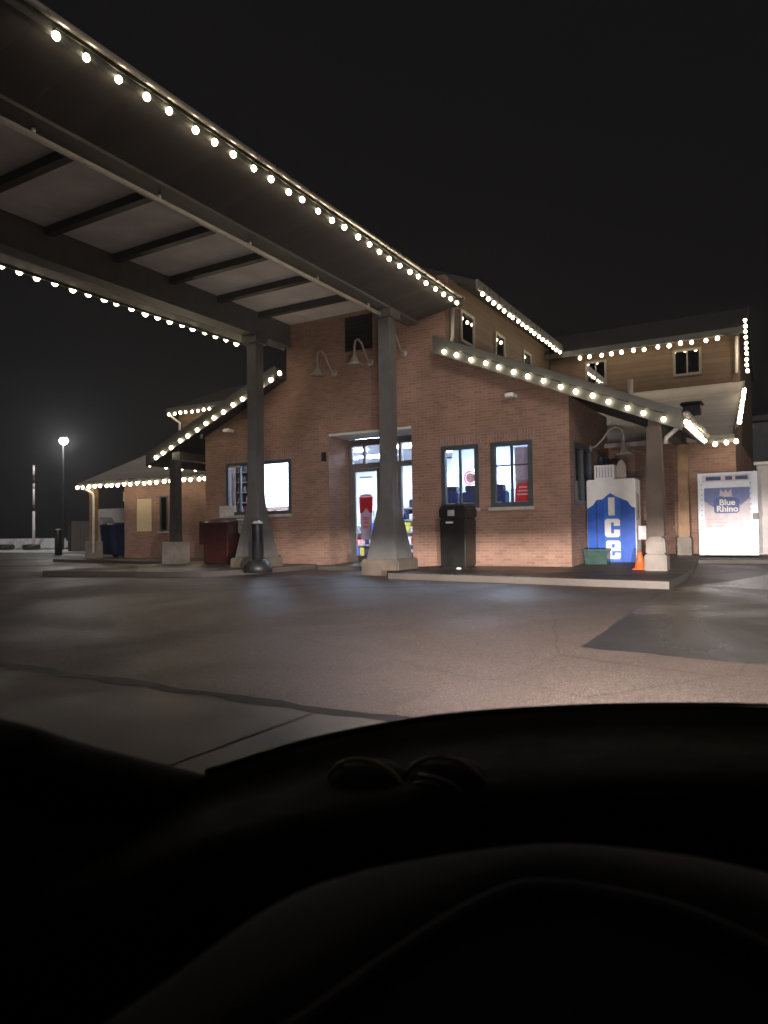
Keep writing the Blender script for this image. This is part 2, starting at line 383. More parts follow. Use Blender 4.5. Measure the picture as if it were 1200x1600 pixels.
# right side wall, with two windows
SW = [(19.3, 21.3), (22.0, 23.4)]
s_ = MB(); ya = YW
for (a, b2) in SW:
    s_.box(-5.45, -5.2, ya, a, -.2, 4.85); s_.box(-5.45, -5.2, a, b2, -.2, 1.9); s_.box(-5.45, -5.2, a, b2, 3.65, 4.85); ya = b2
s_.box(-5.45, -5.2, ya, 28.1, -.2, 4.05); part(s_, 'side_wall', 'brick')
s_ = MB(); s_.box(-18.65, -18.4, YW, 23.6, -.2, 4.75); part(s_, 'side_wall', 'brick')
# rear block, lower walls
s_ = MB(); s_.box(-5.2, -1.46, 23.6, 23.85, -.3, 3.98); s_.box(-1.71, -1.46, 23.85, 34, -.3, 4.0); part(s_, 'rear_wall', 'brick')
s_ = MB()
s_.box(-28.8, -27.94, 23.6, 23.85, -.3, 3.98); s_.box(-27.94, -26.86, 23.6, 23.85, -.3, 1.40); s_.box(-27.94, -26.86, 23.6, 23.85, 3.0, 3.98)
s_.box(-26.86, -26.27, 23.6, 23.85, -.3, 3.98); s_.box(-26.27, -25.76, 23.6, 23.85, -.3, 1.38); s_.box(-26.27, -25.76, 23.6, 23.85, 3.08, 3.98)
s_.box(-25.76, -18.65, 23.6, 23.85, -.3, 3.98); s_.box(-28.8, -28.55, 23.85, 34, -.3, 4.2)
part(s_, 'rear_wall', 'brick')
p_ = MB(); p_.box(-27.94, -26.86, 23.63, 23.7, 1.40, 3.0); part(p_, 'shutter_panel', 'cream')
# upper storey: front wing and rear block
u_ = MB(); u_.box(-9.1, -8.9, YW+.003, 29.5, 5.6, 8.95); part(u_, 'upper_wall', 'siding')
u_ = MB(); u_.box(-14.84, -14.64, YW+.003, 29.5, 5.6, 8.95); part(u_, 'upper_wall', 'siding')
u_ = MB(); u_.box(-31.2, -14.86, 29.5, 29.7, 5.6, 8.62); u_.box(-8.88, -1.62, 29.5, 29.7, 5.6, 8.62)
u_.box(-1.82, -1.62, 29.7, 38.3, 4.0, 8.62); u_.box(-31.2, -31, 29.7, 38.3, 4.0, 8.62)
u_.prism([(29.7, 8.62), (38.3, 8.62), (34, 10.3)], 'x', -1.82, -1.62); u_.prism([(29.7, 8.62), (38.3, 8.62), (34, 10.3)], 'x', -31.2, -31.0)
part(u_, 'upper_wall', 'siding')
c_ = MB(); c_.box(-1.85, -1.60, 29.44, 29.497, 6.5, 8.6); part(c_, 'corner_board', 'siding')
# ground-storey gable roof: two slabs with thick fascia
def zr(x): return 6.44-0.425*(x+8.69)
def zl(x): return 6.62+0.405*(x+14.39)
g_ = MB(); g_.slab([(-8.86, 18.3, zr(-8.86)+.04), (-2.32, 18.3, zr(-2.32)+.04), (-2.32, 24.2, zr(-2.32)+.04), (-8.86, 24.2, zr(-8.86)+.04)], (0, 0, .32)); part(g_, 'gable_roof', 'roof')
g_ = MB(); g_.slab([(-21.0, 18.3, zl(-21.0)+.04), (-14.88, 18.3, zl(-14.88)+.04), (-14.88, 24.2, zl(-14.88)+.04), (-21.0, 24.2, zl(-21)+.04)], (0, 0, .32)); part(g_, 'gable_roof', 'roof')
f_ = MB(); f_.slab([(-8.95, 18.22, zr(-8.95)-.14), (-2.28, 18.22, zr(-2.28)-.14), (-2.28, 18.22, zr(-2.28)+.36), (-8.95, 18.22, zr(-8.95)+.36)], (0, .075, 0)); part(f_, 'rake_fascia', 'fascia')
f_ = MB(); f_.slab([(-21.04, 18.22, zl(-21.04)-.14), (-14.85, 18.22, zl(-14.85)-.14), (-14.85, 18.22, zl(-14.85)+.36), (-21.04, 18.22, zl(-21.04)+.36)], (0, .075, 0)); part(f_, 'rake_fascia', 'fascia')
f_ = MB(); f_.box(-2.315, -2.23, 18.3, 23.0, zr(-2.28)-.06, zr(-2.28)+.3); part(f_, 'eave_fascia', 'fascia')
f_ = MB(); f_.box(-21.1, -21.02, 18.3, 23.0, zl(-21.04)-.1, zl(-21.04)+.3); part(f_, 'eave_fascia', 'fascia')
f_ = MB(); f_.tube([(-2.16, 18.15, zr(-2.25)+.24), (-2.16, 23.0, zr(-2.25)+.24)], .08, 8); part(f_, 'gutter', 'gutter', smooth=True)
# beam under the porch eaves
f_ = MB(); f_.box(-3.08, -2.76, 18.36, 23.3, 3.72, 3.98); part(f_, 'porch_beam', 'wood')
f_ = MB(); f_.box(-19.75, -19.35, 18.32, 23.3, 3.95, 4.25); part(f_, 'porch_beam', 'steel_dark')
# lower roof of the rear block
def zb(y): return 3.80+0.425*(y-23.0)
def rearroof(x0, x1, y0=23.0):
    k = MB(); k.slab([(x0, y0, zb(y0)), (x1, y0, zb(y0)), (x1, 29.5, zb(29.5)), (x0, 29.5, zb(29.5))], (0, 0, .14)); part(k, 'lower_roof', 'pale_roof')
rearroof(-5.5, -1.5); rearroof(-8.86, -5.505, 25.6); rearroof(-31.4, -18.66); rearroof(-18.655, -14.9, 25.6)
f_ = MB(); f_.box(-2.2, -1.43, 22.9, 22.98, 3.72, 3.96); part(f_, 'eave_fascia', 'fascia')
f_ = MB(); f_.box(-31.45, -21.15, 22.9, 22.98, 3.70, 3.96); part(f_, 'eave_fascia', 'fascia')
f_ = MB(); f_.slab([(-1.495, 22.985, 3.73), (-1.495, 29.4, 3.73+.425*6.415), (-1.495, 29.4, 3.98+.425*6.415), (-1.495, 22.985, 3.98)], (.06, 0, 0)); part(f_, 'rake_fascia', 'fascia')
v_ = MB(); v_.frustum([(-2.86, 25.6, .30, .25, zb(25.6)-.05), (-2.86, 25.6, .26, .2, zb(25.6)+.42), (-2.86, 25.55, .36, .3, zb(25.6)+.44), (-2.86, 25.55, .3, .25, zb(25.6)+.52)]); part(v_, 'roof_vent', 'black')
v_ = MB(); v_.tube([(-5.3, 28, zb(28)), (-5.3, 28, 6.95)], .1, 10); part(v_, 'vent_pipe', 'lampgrey', smooth=True)
# upper roofs
e_ = 8.70
g_ = MB()
g_.prism([(-15.5, e_), (-15.5, e_+.2), (-11.87, e_+.2+.425*3.63), (-8.24, e_+.2), (-8.24, e_), (-11.87, e_+.425*3.63)], 'y', 19.85, 33.5); part(g_, 'upper_roof', 'roof')
g_ = MB(); g_.prism([(28.95, 8.42), (28.95, 8.6), (34, 8.6+.42*5.05), (39, 8.6), (39, 8.42), (34, 8.42+.42*5.05)], 'x', -31.6, -1.48); part(g_, 'upper_roof', 'roof')
f_ = MB(); f_.box(-8.24, -8.17, 19.85, 29.0, 8.62, 8.92); part(f_, 'eave_fascia', 'gutter')
f_ = MB(); f_.box(-8.16, -1.46, 28.87, 28.94, 8.38, 8.62); f_.box(-31.6, -15.6, 28.87, 28.94, 8.38, 8.62); part(f_, 'eave_fascia', 'fascia')
f_ = MB(); f_.slab([(-1.475, 28.945, 8.385), (-1.475, 34, 8.385+.42*5.055), (-1.475, 34, 8.64+.42*5.055), (-1.475, 28.945, 8.64)], (.06, 0, 0)); part(f_, 'rake_fascia', 'fascia')
# louvre high on the front wall
l_ = MB(); l_.box(-12.4, -11.4, Y0-.06, Y0-.002, 7.05, 8.15)
for i in range(8): l_.box(-12.3, -11.5, Y0-.085, Y0-.062, 7.15+i*.12, 7.22+i*.12)
part(l_, 'wall_louvre', 'black')

# windows ---------------------------------------------------------------
def window(x0, x1, z0, z1, y=Y0, mull=(), fr=.13, name='window', sub=True, sill=True, glass='glass', bars=()):
    k = MB(); ya, yb = y-.025, y+.12
    k.box(x0, x0+fr, ya, yb, z0, z1); k.box(x1-fr, x1, ya, yb, z0, z1)
    k.box(x0+fr, x1-fr, ya+.002, yb, z1-fr, z1); k.box(x0+fr, x1-fr, ya+.002, yb, z0, z0+fr)
    for mx in mull: k.box(mx-.03, mx+.03, ya+.03, yb-.02, z0+fr, z1-fr)
    for bz in bars: k.box(x0+fr, x1-fr, ya+.04, yb-.03, bz-.02, bz+.02)
    o = part(k, name, 'frame')
    g = MB(); g.box(x0+fr, x1-fr, y+.05, y+.062, z0+fr, z1-fr); g.build('pane', glass, o)
    if sill: s2 = MB(); s2.box(x0-.06, x1+.06, y-.10, y-.026, z0-.10, z0-.003); s2.build('sill', 'sill', o, bevel=.012)
    h = MB(); h.box(x0-.08, x1+.08, y-.006, y-.001, z1+.002, z1+.30); h.build('soldier_course', 'soldier', o)
    return o
window(*WIN['a'], ZS, ZT, mull=(-8.45,)); window(*WIN['b'], ZS, ZT, mull=(-6.86,), bars=(3.05,)); window(*WIN['left'], ZS, ZT, mull=(-17.0, -16.16), fr=.11)
for a, b2 in SW:
    k = MB(); xa, xb = -5.32, -5.18
    k.box(xa, xb, a, a+.1, 1.9, 3.65); k.box(xa, xb, b2-.1, b2, 1.9, 3.65); k.box(xa, xb-.003, a+.1, b2-.1, 3.5, 3.65); k.box(xa, xb-.003, a+.1, b2-.1, 1.9, 2.02)
    mid = (a+b2)/2; k.box(xa, xb-.01, mid-.05, mid+.05, 2.02, 3.5)
    o = part(k, 'window', 'frame'); g = MB(); g.box(-5.28, -5.268, a+.1, b2-.1, 2.02, 3.5); g.build('pane', 'dark_glass', o)
k = MB(); k.box(-26.27, -26.2, 23.57, 23.68, 1.38, 3.08); k.box(-25.83, -25.76, 23.57, 23.68, 1.38, 3.08); k.box(-26.2, -25.83, 23.572, 23.68, 3.0, 3.08); k.box(-26.2, -25.83, 23.572, 23.68, 1.38, 1.46)
o = part(k, 'window', 'frame'); g = MB(); g.box(-26.2, -25.83, 23.62, 23.632, 1.46, 3.0); g.build('pane', 'dark_glass', o)
k = MB(); k.box(-26.33, -25.7, 23.5, 23.598, 1.3, 1.377); k.build('sill', 'sill', o)
# upper side windows (along the eave) and rear block windows
for a, b2, z0, z1 in ((20.1, 21.2, 7.15, 8.2), (23.05, 24.0, 7.2, 8.2), (26.0, 26.95, 7.2, 8.2)):
    k = MB(); xa, xb = -8.897, -8.85
    k.box(xa, xb, a, a+.1, z0, z1); k.box(xa, xb, b2-.1, b2, z0, z1); k.box(xa, xb-.002, a+.1, b2-.1, z1-.1, z1); k.box(xa, xb-.002, a+.1, b2-.1, z0, z0+.1)
    o = part(k, 'upper_window', 'trim'); g = MB(); g.box(xa+.004, xa+.016, a+.1, b2-.1, z0+.1, z1-.1); g.build('pane', glassm('upper_pane', .9, (.02, .02, .02)) if 'upper_pane' not in MATS else MATS['upper_pane'], o)
for x0, x1 in ((-7.38, -6.5), (-3.95, -2.92)):
    k = MB(); ya, yb = 29.44, 29.497
    k.box(x0, x0+.09, ya, yb, 7.15, 8.2); k.box(x1-.09, x1, ya, yb, 7.15, 8.2); k.box(x0+.09, x1-.09, ya+.002, yb, 8.11, 8.2); k.box(x0+.09, x1-.09, ya+.002, yb, 7.15, 7.25)
    k.box((x0+x1)/2-.025, (x0+x1)/2+.025, ya+.01, yb, 7.25, 8.11)
    o = part(k, 'upper_window', 'trim'); g = MB(); g.box(x0+.09, x1-.09, ya+.03, ya+.04, 7.25, 8.11); g.build('pane', MATS['upper_pane'], o)
# door wall: frame with transoms, door leaf, sidelight
k = MB(); ya, yb = 20.1, 20.22
k.box(-13.13, -12.99+.0, ya-.02, yb, .1, 4.2)
for x0, x1 in ((-12.55, -12.46), (-11.85, -11.75), (-11.16, -11.06)): k.box(x0, x1, ya-.02, yb, 3.53, 4.15)
k.box(-12.99, -10.05, ya-.018, yb, 4.14, 4.2); k.box(-12.99, -10.05, ya-.022, yb, 3.36, 3.53)
k.box(-11.9, -11.78, ya-.02, yb, .1, 3.36); k.box(-11.22, -11.08, ya-.02, yb, .1, 3.36); k.box(-10.2, -10.05, ya-.019, yb, .1, 4.14)
k.box(-11.08, -10.2, ya-.018, yb, .1, .5)
o = part(k, 'door_frame', 'door_frame')
g = MB()
for x0, x1 in ((-12.99, -12.55), (-12.46, -11.85), (-11.75, -11.16), (-11.06, -10.2)): g.box(x0, x1, ya+.05, ya+.06, 3.53, 4.14)
g.box(-11.08, -10.2, ya+.05, ya+.06, .5, 3.36); g.box(-11.78, -11.22, ya+.05, ya+.06, .12, 3.36); g.build('pane', 'glass', o)
k = MB(); k.box(-12.985, -12.9+.02, ya-.01, ya+.07, .14, 3.35); k.box(-12.02, -11.905, ya-.01, ya+.07, .14, 3.35); k.box(-12.88, -12.02, ya-.008, ya+.07, 3.25, 3.35); k.box(-12.88, -12.02, ya-.008, ya+.07, .14, .42)
o = part(k, 'door', 'door_frame'); g = MB(); g.box(-12.88, -12.02, ya+.03, ya+.04, .42, 3.25); g.build('pane', 'glass', o)
h = MB(); h.tube([(-12.1, ya-.02, 1.3), (-12.1, ya-.09, 1.3), (-12.1, ya-.09, 1.9), (-12.1, ya-.02, 1.9)], .022, 8); h.build('handle', 'pale', o)
# posts
def porch_post(x, y, z0, zt, w0, w1, mat, zp, pw, two=False):
    k = MB(); k.frustum([(x, y, w0/2, w0/2, zp), (x, y, w0/2*.93, w0/2*.93, (zp+zt)/2), (x, y, w1/2, w1/2, zt)])
    o = part(k, 'porch_post', mat, bevel=.02)
    q = MB()
    if two: q.box(x-pw/2, x+pw/2, y-pw/2, y+pw/2, z0-.1, z0+.42); q.frustum([(x, y, pw/2-.03, pw/2-.03, z0+.425), (x, y, pw/2-.04, pw/2-.04, zp-.12), (x, y, pw/2-.1, pw/2-.1, zp)])
    else: q.box(x-pw/2, x+pw/2, y-pw/2, y+pw/2, z0-.1, zp)
    q.build('pier', 'concrete', o, bevel=.03)
porch_post(-2.93, 18.3, .15, 3.72, .40, .32, 'wood', 1.0, .52, True)
porch_post(-2.86, 22.9, .33, 3.72, .32, .30, 'warm_wood', .93, .40)
porch_post(-19.55, 18.3, .12, 3.95, .34, .32, 'steel_dark', .95, .72)
porch_post(-30.75, 23.3, .09, 3.72, .34, .34, 'warm_wood', .95, .62)
# downspouts
def pipe(path, r=.055, mat='pale', name='downspout'): k = MB(); k.tube(path, r, 8); part(k, name, mat, smooth=True)
pipe([(-8.80, 19.35, 7.95), (-8.80, 19.3, 7.1), (-8.78, 19.15, 6.86), (-8.6, 18.9, 6.75)])
pipe([(-2.2, 18.35, 3.84), (-2.3, 18.4, 3.74), (-2.68, 18.5, 3.45), (-2.70, 18.5, 3.3)])
pipe([(-1.68, 29.38, 8.4), (-1.72, 29.38, 7.0)], .06)
pipe([(-31.0, 22.86, 3.72), (-30.85, 22.9, 3.55), (-30.45, 23.0, 3.35), (-30.38, 23.0, 3.2), (-30.38, 23.0, .35)], .07)
pipe([(-31.4, 28.85, 8.35), (-31.2, 29.1, 8.0), (-31.05, 29.4, 7.8), (-31.05, 29.4, 6.9)], .07)
pipe([(-18.75, 18.85, 5.0), (-18.78, 18.82, 4.75)], .05)
# store interior shell
i_ = MB(); i_.box(-18.395, -5.455, 28.0, 28.1, -.1, 4.4); part(i_, 'inner_wall', 'inner')
i_ = MB(); i_.box(-18.39, -5.46, YW+.04, 28, 4.46, 4.55); part(i_, 'inner_ceiling', 'inner')
i_ = MB(); i_.box(-18.39, -5.46, 20.25, 28, .05, .12); i_.box(-18.39, -13.39, YW+.04, 20.24, .05, .12); i_.box(-9.79, -5.46, YW+.04, 20.24, .05, .12); part(i_, 'inner_floor', 'tile')
for cx in (-17.2, -15.2, -12.4, -9.6, -7.6):
    for cy in (20.9, 23.2, 25.6):
        k = MB(); k.box(cx-.75, cx+.75, cy-.3, cy+.3, 4.41, 4.45); part(k, 'ceiling_light', 'fluoro')

# ------------------------------------------------------------------ the canopy
K = thing('pump_canopy', 'tall grey steel canopy reaching out from the store front on flared columns', 'canopy', (-12.35, 17.3, 0))
CY0, CY1 = 2.9, 18.75
for x0, x1 in ((-10.13, -9.75), (-15.05, -14.65)):
    k = MB(); k.box(x0+.02, x1-.02, CY0+.4, Y0-.005, 7.62, 8.3); k.box(x0-.03, x1+.03, CY0+.4, Y0-.005, 7.54, 7.617)
    o = part(k, 'beam', 'steel', K)
def zs_(x, r): return 7.9
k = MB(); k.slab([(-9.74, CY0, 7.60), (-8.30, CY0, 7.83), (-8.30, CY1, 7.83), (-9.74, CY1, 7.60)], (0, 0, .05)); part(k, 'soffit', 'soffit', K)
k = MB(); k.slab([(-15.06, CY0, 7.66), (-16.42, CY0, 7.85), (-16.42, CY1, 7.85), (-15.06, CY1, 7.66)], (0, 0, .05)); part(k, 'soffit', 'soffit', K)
for x0, x1 in ((-8.30, -8.22), (-16.5, -16.43)):
    k = MB(); k.box(x0, x1, CY0-.05, CY1, 7.80, 8.02); part(k, 'fascia', 'fascia', K)
    xo = x1+.06 if x0 > -12 else x0-.06
    k = MB(); k.tube([(xo, CY0-.05, 7.985), (xo, CY1, 7.985)], .05, 8); part(k, 'gutter', 'gutter', K, smooth=True)
k = MB(); k.prism([(-16.5, 8.03), (-16.5, 8.09), (-12.35, 9.75), (-8.22, 8.09), (-8.22, 8.03), (-12.35, 9.65)], 'y', CY0-.05, CY1); part(k, 'roof', 'roof', K)
k = MB(); k.prism([(-16.3, 7.9), (-15.1, 8.3), (-9.7, 8.3), (-8.4, 7.9), (-8.4, 8.0), (-12.35, 9.58), (-16.3, 8.0)], 'y', CY0+.1, CY0+.2); part(k, 'gable_panel', 'steel_dark', K)
ribY = [8.05-3.7, 8.05-1.85, 8.05, 9.9, 11.75, 13.6, 15.45, 17.3]
prev = CY0+.4
for i, y in enumerate(ribY+[Y0-.005]):
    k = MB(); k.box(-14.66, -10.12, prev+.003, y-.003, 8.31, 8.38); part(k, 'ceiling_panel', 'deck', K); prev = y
for y in ribY:
    k = MB(); k.box(-14.64, -10.13, y-.09, y+.09, 8.12, 8.305); part(k, 'cross_rib', 'steel_dark', K)
k = MB(); k.tube([(-10.0, CY0+.4, 7.40), (-10.0, 17.06, 7.40)], .055, 10)
for y in (6.5, 9, 11.5, 14, 16.4): k.box(-10.02, -9.98, y-.03, y+.03, 7.44, 7.538)
part(k, 'conduit', 'pale', K, smooth=True)
def column(x, y, z0):
    k = MB(); rings = [(x, y, h, h, z) for z, h in ((.45, .485), (.8, .43), (1.2, .365), (1.7, .285), (2.05, .232), (2.3, .205), (2.5, .195), (4.5, .19), (7.54, .19))]
    k.frustum(rings); o = part(k, 'column', 'steel', K, bevel=.012)
    b2 = MB(); b2.box(x-.29, x+.29, y-.29, y+.29, 7.30, 7.535); b2.build('cap_plate', 'steel', o)
    q = MB(); q.box(x-.60, x+.60, y-.60, y+.60, z0-.4, .45); q.build('plinth', 'plinth', o, bevel=.04)
for x in (-9.94, -14.85):
    column(x, 17.29, 0)
    column(x, 3.6, -.35)
# pale strip along the left beam, painting in the bulb light on its flange
k = MB(); k.box(-15.13, -15.085, CY0+.5, Y0+.2, 7.55, 7.70); part(k, 'lit_edge_strip', 'pale', K)

# ------------------------------------------------------------------ strings of lights
bulb_me = None
def light_string(label, path, spacing, drop=.12, size=1.0, cable=True, first=0.5):
    global bulb_me
    P = [Vector(p) for p in path]
    size *= .68
    root = thing('light_string', label, 'string lights', P[0], 0, 'festoon light strings along the roof edges')
    if cable:
        k = MB(); pts = []
        for a, b2 in zip(P[:-1], P[1:]):
            n = max(1, int((b2-a).length/spacing))
            for i in range(n): pts.append(a.lerp(b2, i/n)+Vector((0, 0, drop+(.0 if i == 0 else .012*math.sin(i*2.3)))))
        pts.append(P[-1]+Vector((0, 0, drop)))
        k.tube(pts, .012, 5); k.build('cable', 'socket', root)
    L = [(b2-a).length for a, b2 in zip(P[:-1], P[1:])]; tot = sum(L); t = spacing*first*0; out = []
    n = int(tot/spacing+.001)+1
    for i in range(n):
        t = min(tot, i*spacing); j = 0
        while j < len(L)-1 and t > L[j]: t -= L[j]; j += 1
        p = P[j].lerp(P[j+1], t/L[j]) if L[j] else P[j]
        if bulb_me is None:
            k = MB(); k.lathe([(.012, -.085), (.045, -.07), (.068, -.04), (.078, 0), (.068, .04), (.045, .068), (.03, .085)], n=10, k=0)
            k.lathe([(.034, .075), (.036, .13), (.014, .14)], n=8, k=1)
            o = k.build('bulb', ['bulb', 'socket'], root, smooth=True, local=True); bulb_me = o.data
        else:
            o = bpy.data.objects.new('bulb', bulb_me); COL.objects.link(o); o.parent = root
        o.location = p-P[0]+(P[-1]-P[0]).normalized()*random.uniform(-.045, .045)*(spacing > .3)+Vector((random.uniform(-.012, .012), random.uniform(-.012, .012), random.uniform(-.03, .012)))
        o.rotation_euler = (random.uniform(-.25, .25), random.uniform(-.25, .25), random.uniform(0, 6))
        s = size*random.uniform(.93, 1.05); o.scale = (s, s, s)
    return root
light_string('long string of warm bulbs along the near right eave of the canopy', [(-8.2, 5.65, 7.77), (-8.2, 18.45, 7.77)], .49)
light_string('string of warm bulbs along the far left eave of the canopy', [(-16.55, 6.0, 7.85), (-16.55, 18.6, 7.85)], .49, size=1.65)
light_string('string of closely seen bulbs on the sloping-away eave of the upper storey', [(-8.12, 20.1, 8.5), (-8.12, 28.8, 8.5)], .46, size=1.1)
light_string('level string of bulbs on the upper eave of the rear block above two windows', [(-7.45, 28.85, 8.26), (-1.9, 28.85, 8.30)], .43, size=1.35)
light_string('string of bulbs down the right gable edge above the two front windows', [(-8.57, 18.16, 6.40), (-2.6, 18.16, 3.86)], .455, size=1.05)
light_string('short string of bulbs along the porch eave above the ice chest', [(-2.15, 17.9, 3.74), (-2.15, 22.4, 3.70)], .42)
light_string('string of bulbs down the left gable edge toward the left porch', [(-14.54, 18.16, 6.50), (-20.6, 18.16, 4.02)], .455, size=1.25)
light_string('few bulbs on the left porch eave beside the dark post', [(-21.15, 18.5, 3.86), (-21.15, 22.6, 3.86)], .8)
light_string('low string of bulbs on the eave over the shuttered wall at far left', [(-31.43, 22.84, 3.66), (-30.55, 22.84, 3.67), (-21.4, 22.84, 3.70)], .445, size=1.5)
light_string('little string of bulbs on the small upper eave at left', [(-31.29, 28.82, 8.24), (-16.0, 28.82, 8.2)], .45, size=1.45)
light_string('upright string of bulbs at the right end of the rear upper roof', [(-1.36, 29.0, 8.87), (-1.34, 29.0, 6.92)], .21, size=1.15)
light_string('string of bulbs down the right edge of the pale lower roof', [(-1.38, 27.6, 6.05), (-1.38, 24.3, 4.46)], .36, size=1.15)
light_string('three bulbs on the short eave above the propane cage', [(-2.0, 22.82, 3.68), (-1.36, 22.82, 3.74)], .32, size=1.2)

# ------------------------------------------------------------------ gooseneck lamps
def gooseneck(label, loc, rz=0):
    root = thing('gooseneck_lamp', label, 'wall lamp', loc, rz, 'gooseneck lamps on the brick walls')
    # local: wall at y=0, lamp reaches toward -y
    k = MB(); k.lathe([(.10, -.03), (.12, 0), (.10, .03)], (0, -.03, 0), 12, mat=Matrix.Rotation(R(90), 4, 'X')); k.build('wall_plate', 'lampgrey', root, local=True, smooth=True)
    pts = [(0, -.03, 0), (0, -.2, .06), (0, -.40, .26), (0, -.58, .50), (0, -.76, .58), (0, -.92, .50), (0, -.98, .30), (0, -.98, .12)]
    k = MB(); k.tube(pts, .034, 8); k.build('neck', 'lampgrey', root, local=True, smooth=True)
    k = MB(); k.lathe([(.045, .14), (.06, .02), (.10, -.05), (.14, -.16), (.24, -.26), (.235, -.265), (.12, -.16), (.05, -.05)], (0, -.98, 0), 16); k.build('shade', 'lampgrey', root, local=True, smooth=True)
    return root
g0 = gooseneck('leftmost gooseneck lamp high on the front wall, left of the right column', (-12.85, Y0, 6.42))
dup(g0, (-11.45, Y0, 6.58), 'middle gooseneck lamp of the three above the store door')
dup(g0, (-10.25, Y0, 6.70), 'gooseneck lamp closest to the right canopy column above the door')
dup(g0, (-5.2, 21.1, 3.62), 'gooseneck lamp on the shaded side wall above the ice chest', R(90))

# security cameras
def sec_cam(label, loc):
    root = thing('security_camera', label, 'security camera', loc, 0, 'small cameras on the front wall')
    k = MB(); k.tube([(0, 0, 0), (0, -.12, .0), (0.02, -.2, .03)], .03, 8); k.build('bracket', 'lampgrey', root, local=True)
    k = MB(); k.frustum([(-.02, -.26, .13, .16, .0), (-.02, -.26, .13, .17, .09), (-.02, -.26, .09, .13, .12)]); k.build('housing', 'white', root, local=True, bevel=.012)
    return root
c0 = sec_cam('small white camera on the brick right of the canopy', (-6.72, Y0, 4.92))
dup(c0, (-17.25, Y0, 4.82), 'small white camera on the brick above the left window')
t = thing('wall_sconce', 'small dark box light on the brick left of the door recess', 'wall light', (-13.3, Y0, 3.6))
k = MB(); k.box(-13.37, -13.22, Y0-.09, Y0-.001, 3.55, 3.85); k.build('box', 'black', t, bevel=.01); k = MB(); k.box(-13.34, -13.25, Y0-.07, Y0-.02, 3.5, 3.548); k.build('lens', 'grey', t)

# ------------------------------------------------------------------ things along the front, right side
t = thing('trash_bin', 'tall black trash bin against the brick beneath the front window', 'trash bin', (-8.22, 18.2, .15))
k = MB(); k.frustum([(-8.22, 18.2, .39, .36, .19), (-8.22, 18.2, .40, .37, 1.2), (-8.22, 18.2, .41, .38, 1.55)]); k.build('bin_body', 'bin', t, bevel=.04)
k = MB(); k.frustum([(-8.22, 18.2, .42, .39, 1.56), (-8.22, 18.2, .425, .395, 1.66), (-8.22, 18.2, .42, .39, 1.86), (-8.22, 18.2, .37, .34, 1.92)]); k.build('lid', 'bin', t, bevel=.04)
k = MB(); k.box(-8.36, -8.14, 17.79, 17.806, 1.62, 1.80); k.build('flap', 'grey', t, bevel=.01)
k = MB(); k.box(-8.42, -8.2, 17.81, 17.822, 1.42, 1.47); k.build('bin_label', 'white_dull', t)
k = MB(); k.box(-8.62, -7.82, 17.84, 18.56, .14, .188); k.build('base', 'black', t)
o = MB().lathe([(.02, 0), (.07, .005), (.08, .03), (.05, .055), (.01, .06)], (-7.95, 17.6, .152), 9).build('paper_scrap', 'white', smooth=True)
tag(o, 'white scrap of litter on the sidewalk at the foot of the black bin', 'litter')

t = thing('ice_chest', 'blue and white ice merchandiser with tall ICE lettering under the porch', 'ice chest', (-4.48, 20.8, .17))
X0, X1, YF, YB, Z0, Z1 = -5.15, -3.8, 20.4, 21.15, .22, 2.62
k = MB(); k.box(X0, X1, YF, YB, Z0, Z1); k.build('cabinet', 'white', t, bevel=.03)
k = MB(); k.box(X0+.05, X1-.05, YF+.06, YB-.05, .12, .217); k.build('base', 'black', t)
W, H = X1-X0-.03, Z1-Z0-.03
def uvp(pts): return [(X0+.015+u*W, Z0+.015+v*H) for u, v in pts]
mt = [(0, 0), (1, 0), (1, .655), (.92, .675), (.85, .735), (.7, .775), (.6, .80), (.5, .84), (.4, .80), (.33, .765), (.2, .76), (.13, .70), (.0, .655)]
k = MB(); k.prism(uvp(mt), 'y', YF-.012, YF-.001); k.build('mountain_panel', 'blue', t)
k = MB(); k.prism(uvp([(.36, .02), (.70, .02), (.70, .77), (.5, .83), (.36, .77)]), 'y', YF-.017, YF-.0125); k.build('centre_band', 'blue_light', t)
k = MB(); k.box(X0+.2*W, X0+.2*W+.03, YF-.02, YF-.0125, Z0+.05, Z0+.74*H); k.build('door_seam', 'blue_dark', t)
def letter(name, polys):
    q = MB()
    for p in polys: q.prism(uvp(p), 'y', YF-.027, YF-.0175)
    q.build(name, 'white', t)
letter('letter_i', [[(.45, .57), (.585, .57), (.585, .785), (.45, .785)]])
letter('letter_c', [[(.37, .33), (.41, .31), (.65, .31), (.685, .33), (.685, .40), (.56, .40), (.56, .355), (.50, .355), (.50, .485), (.56, .485), (.56, .445), (.685, .445), (.685, .51), (.65, .53), (.41, .53), (.37, .51)]])
letter('letter_e', [[(.39, .065), (.42, .05), (.66, .05), (.69, .07), (.69, .125), (.57, .125), (.57, .09), (.51, .09), (.51, .145), (.69, .145), (.69, .25), (.655, .27), (.42, .27), (.39, .25)][:9] + [(.51, .145), (.39, .145)],
                    [(.39, .1455), (.51, .1455), (.51, .228), (.57, .228), (.57, .185), (.5105, .185), (.5105, .1455), (.69, .1455), (.69, .25), (.655, .27), (.42, .27), (.39, .25)]])
k = MB(); k.tube([(X1+.01, YF+.06, 2.2), (X1+.06, YF+.06, 2.15), (X1+.06, YF+.06, 1.5), (X1+.01, YF+.06, 1.45)], .02, 6); k.build('handle', 'gutter', t)
t = thing('milk_crate', 'white slatted crate standing on top of the ice chest', 'crate', (-4.68, 20.75, 2.625))
k = MB(); k.box(-4.95, -4.4, 20.55, 20.95, 2.628, 2.68); k.box(-4.95, -4.4, 20.55, 20.6, 2.99, 3.04)
for i in range(7): k.box(-4.95+i*.083, -4.95+i*.083+.05, 20.55, 20.58, 2.68, 2.99)
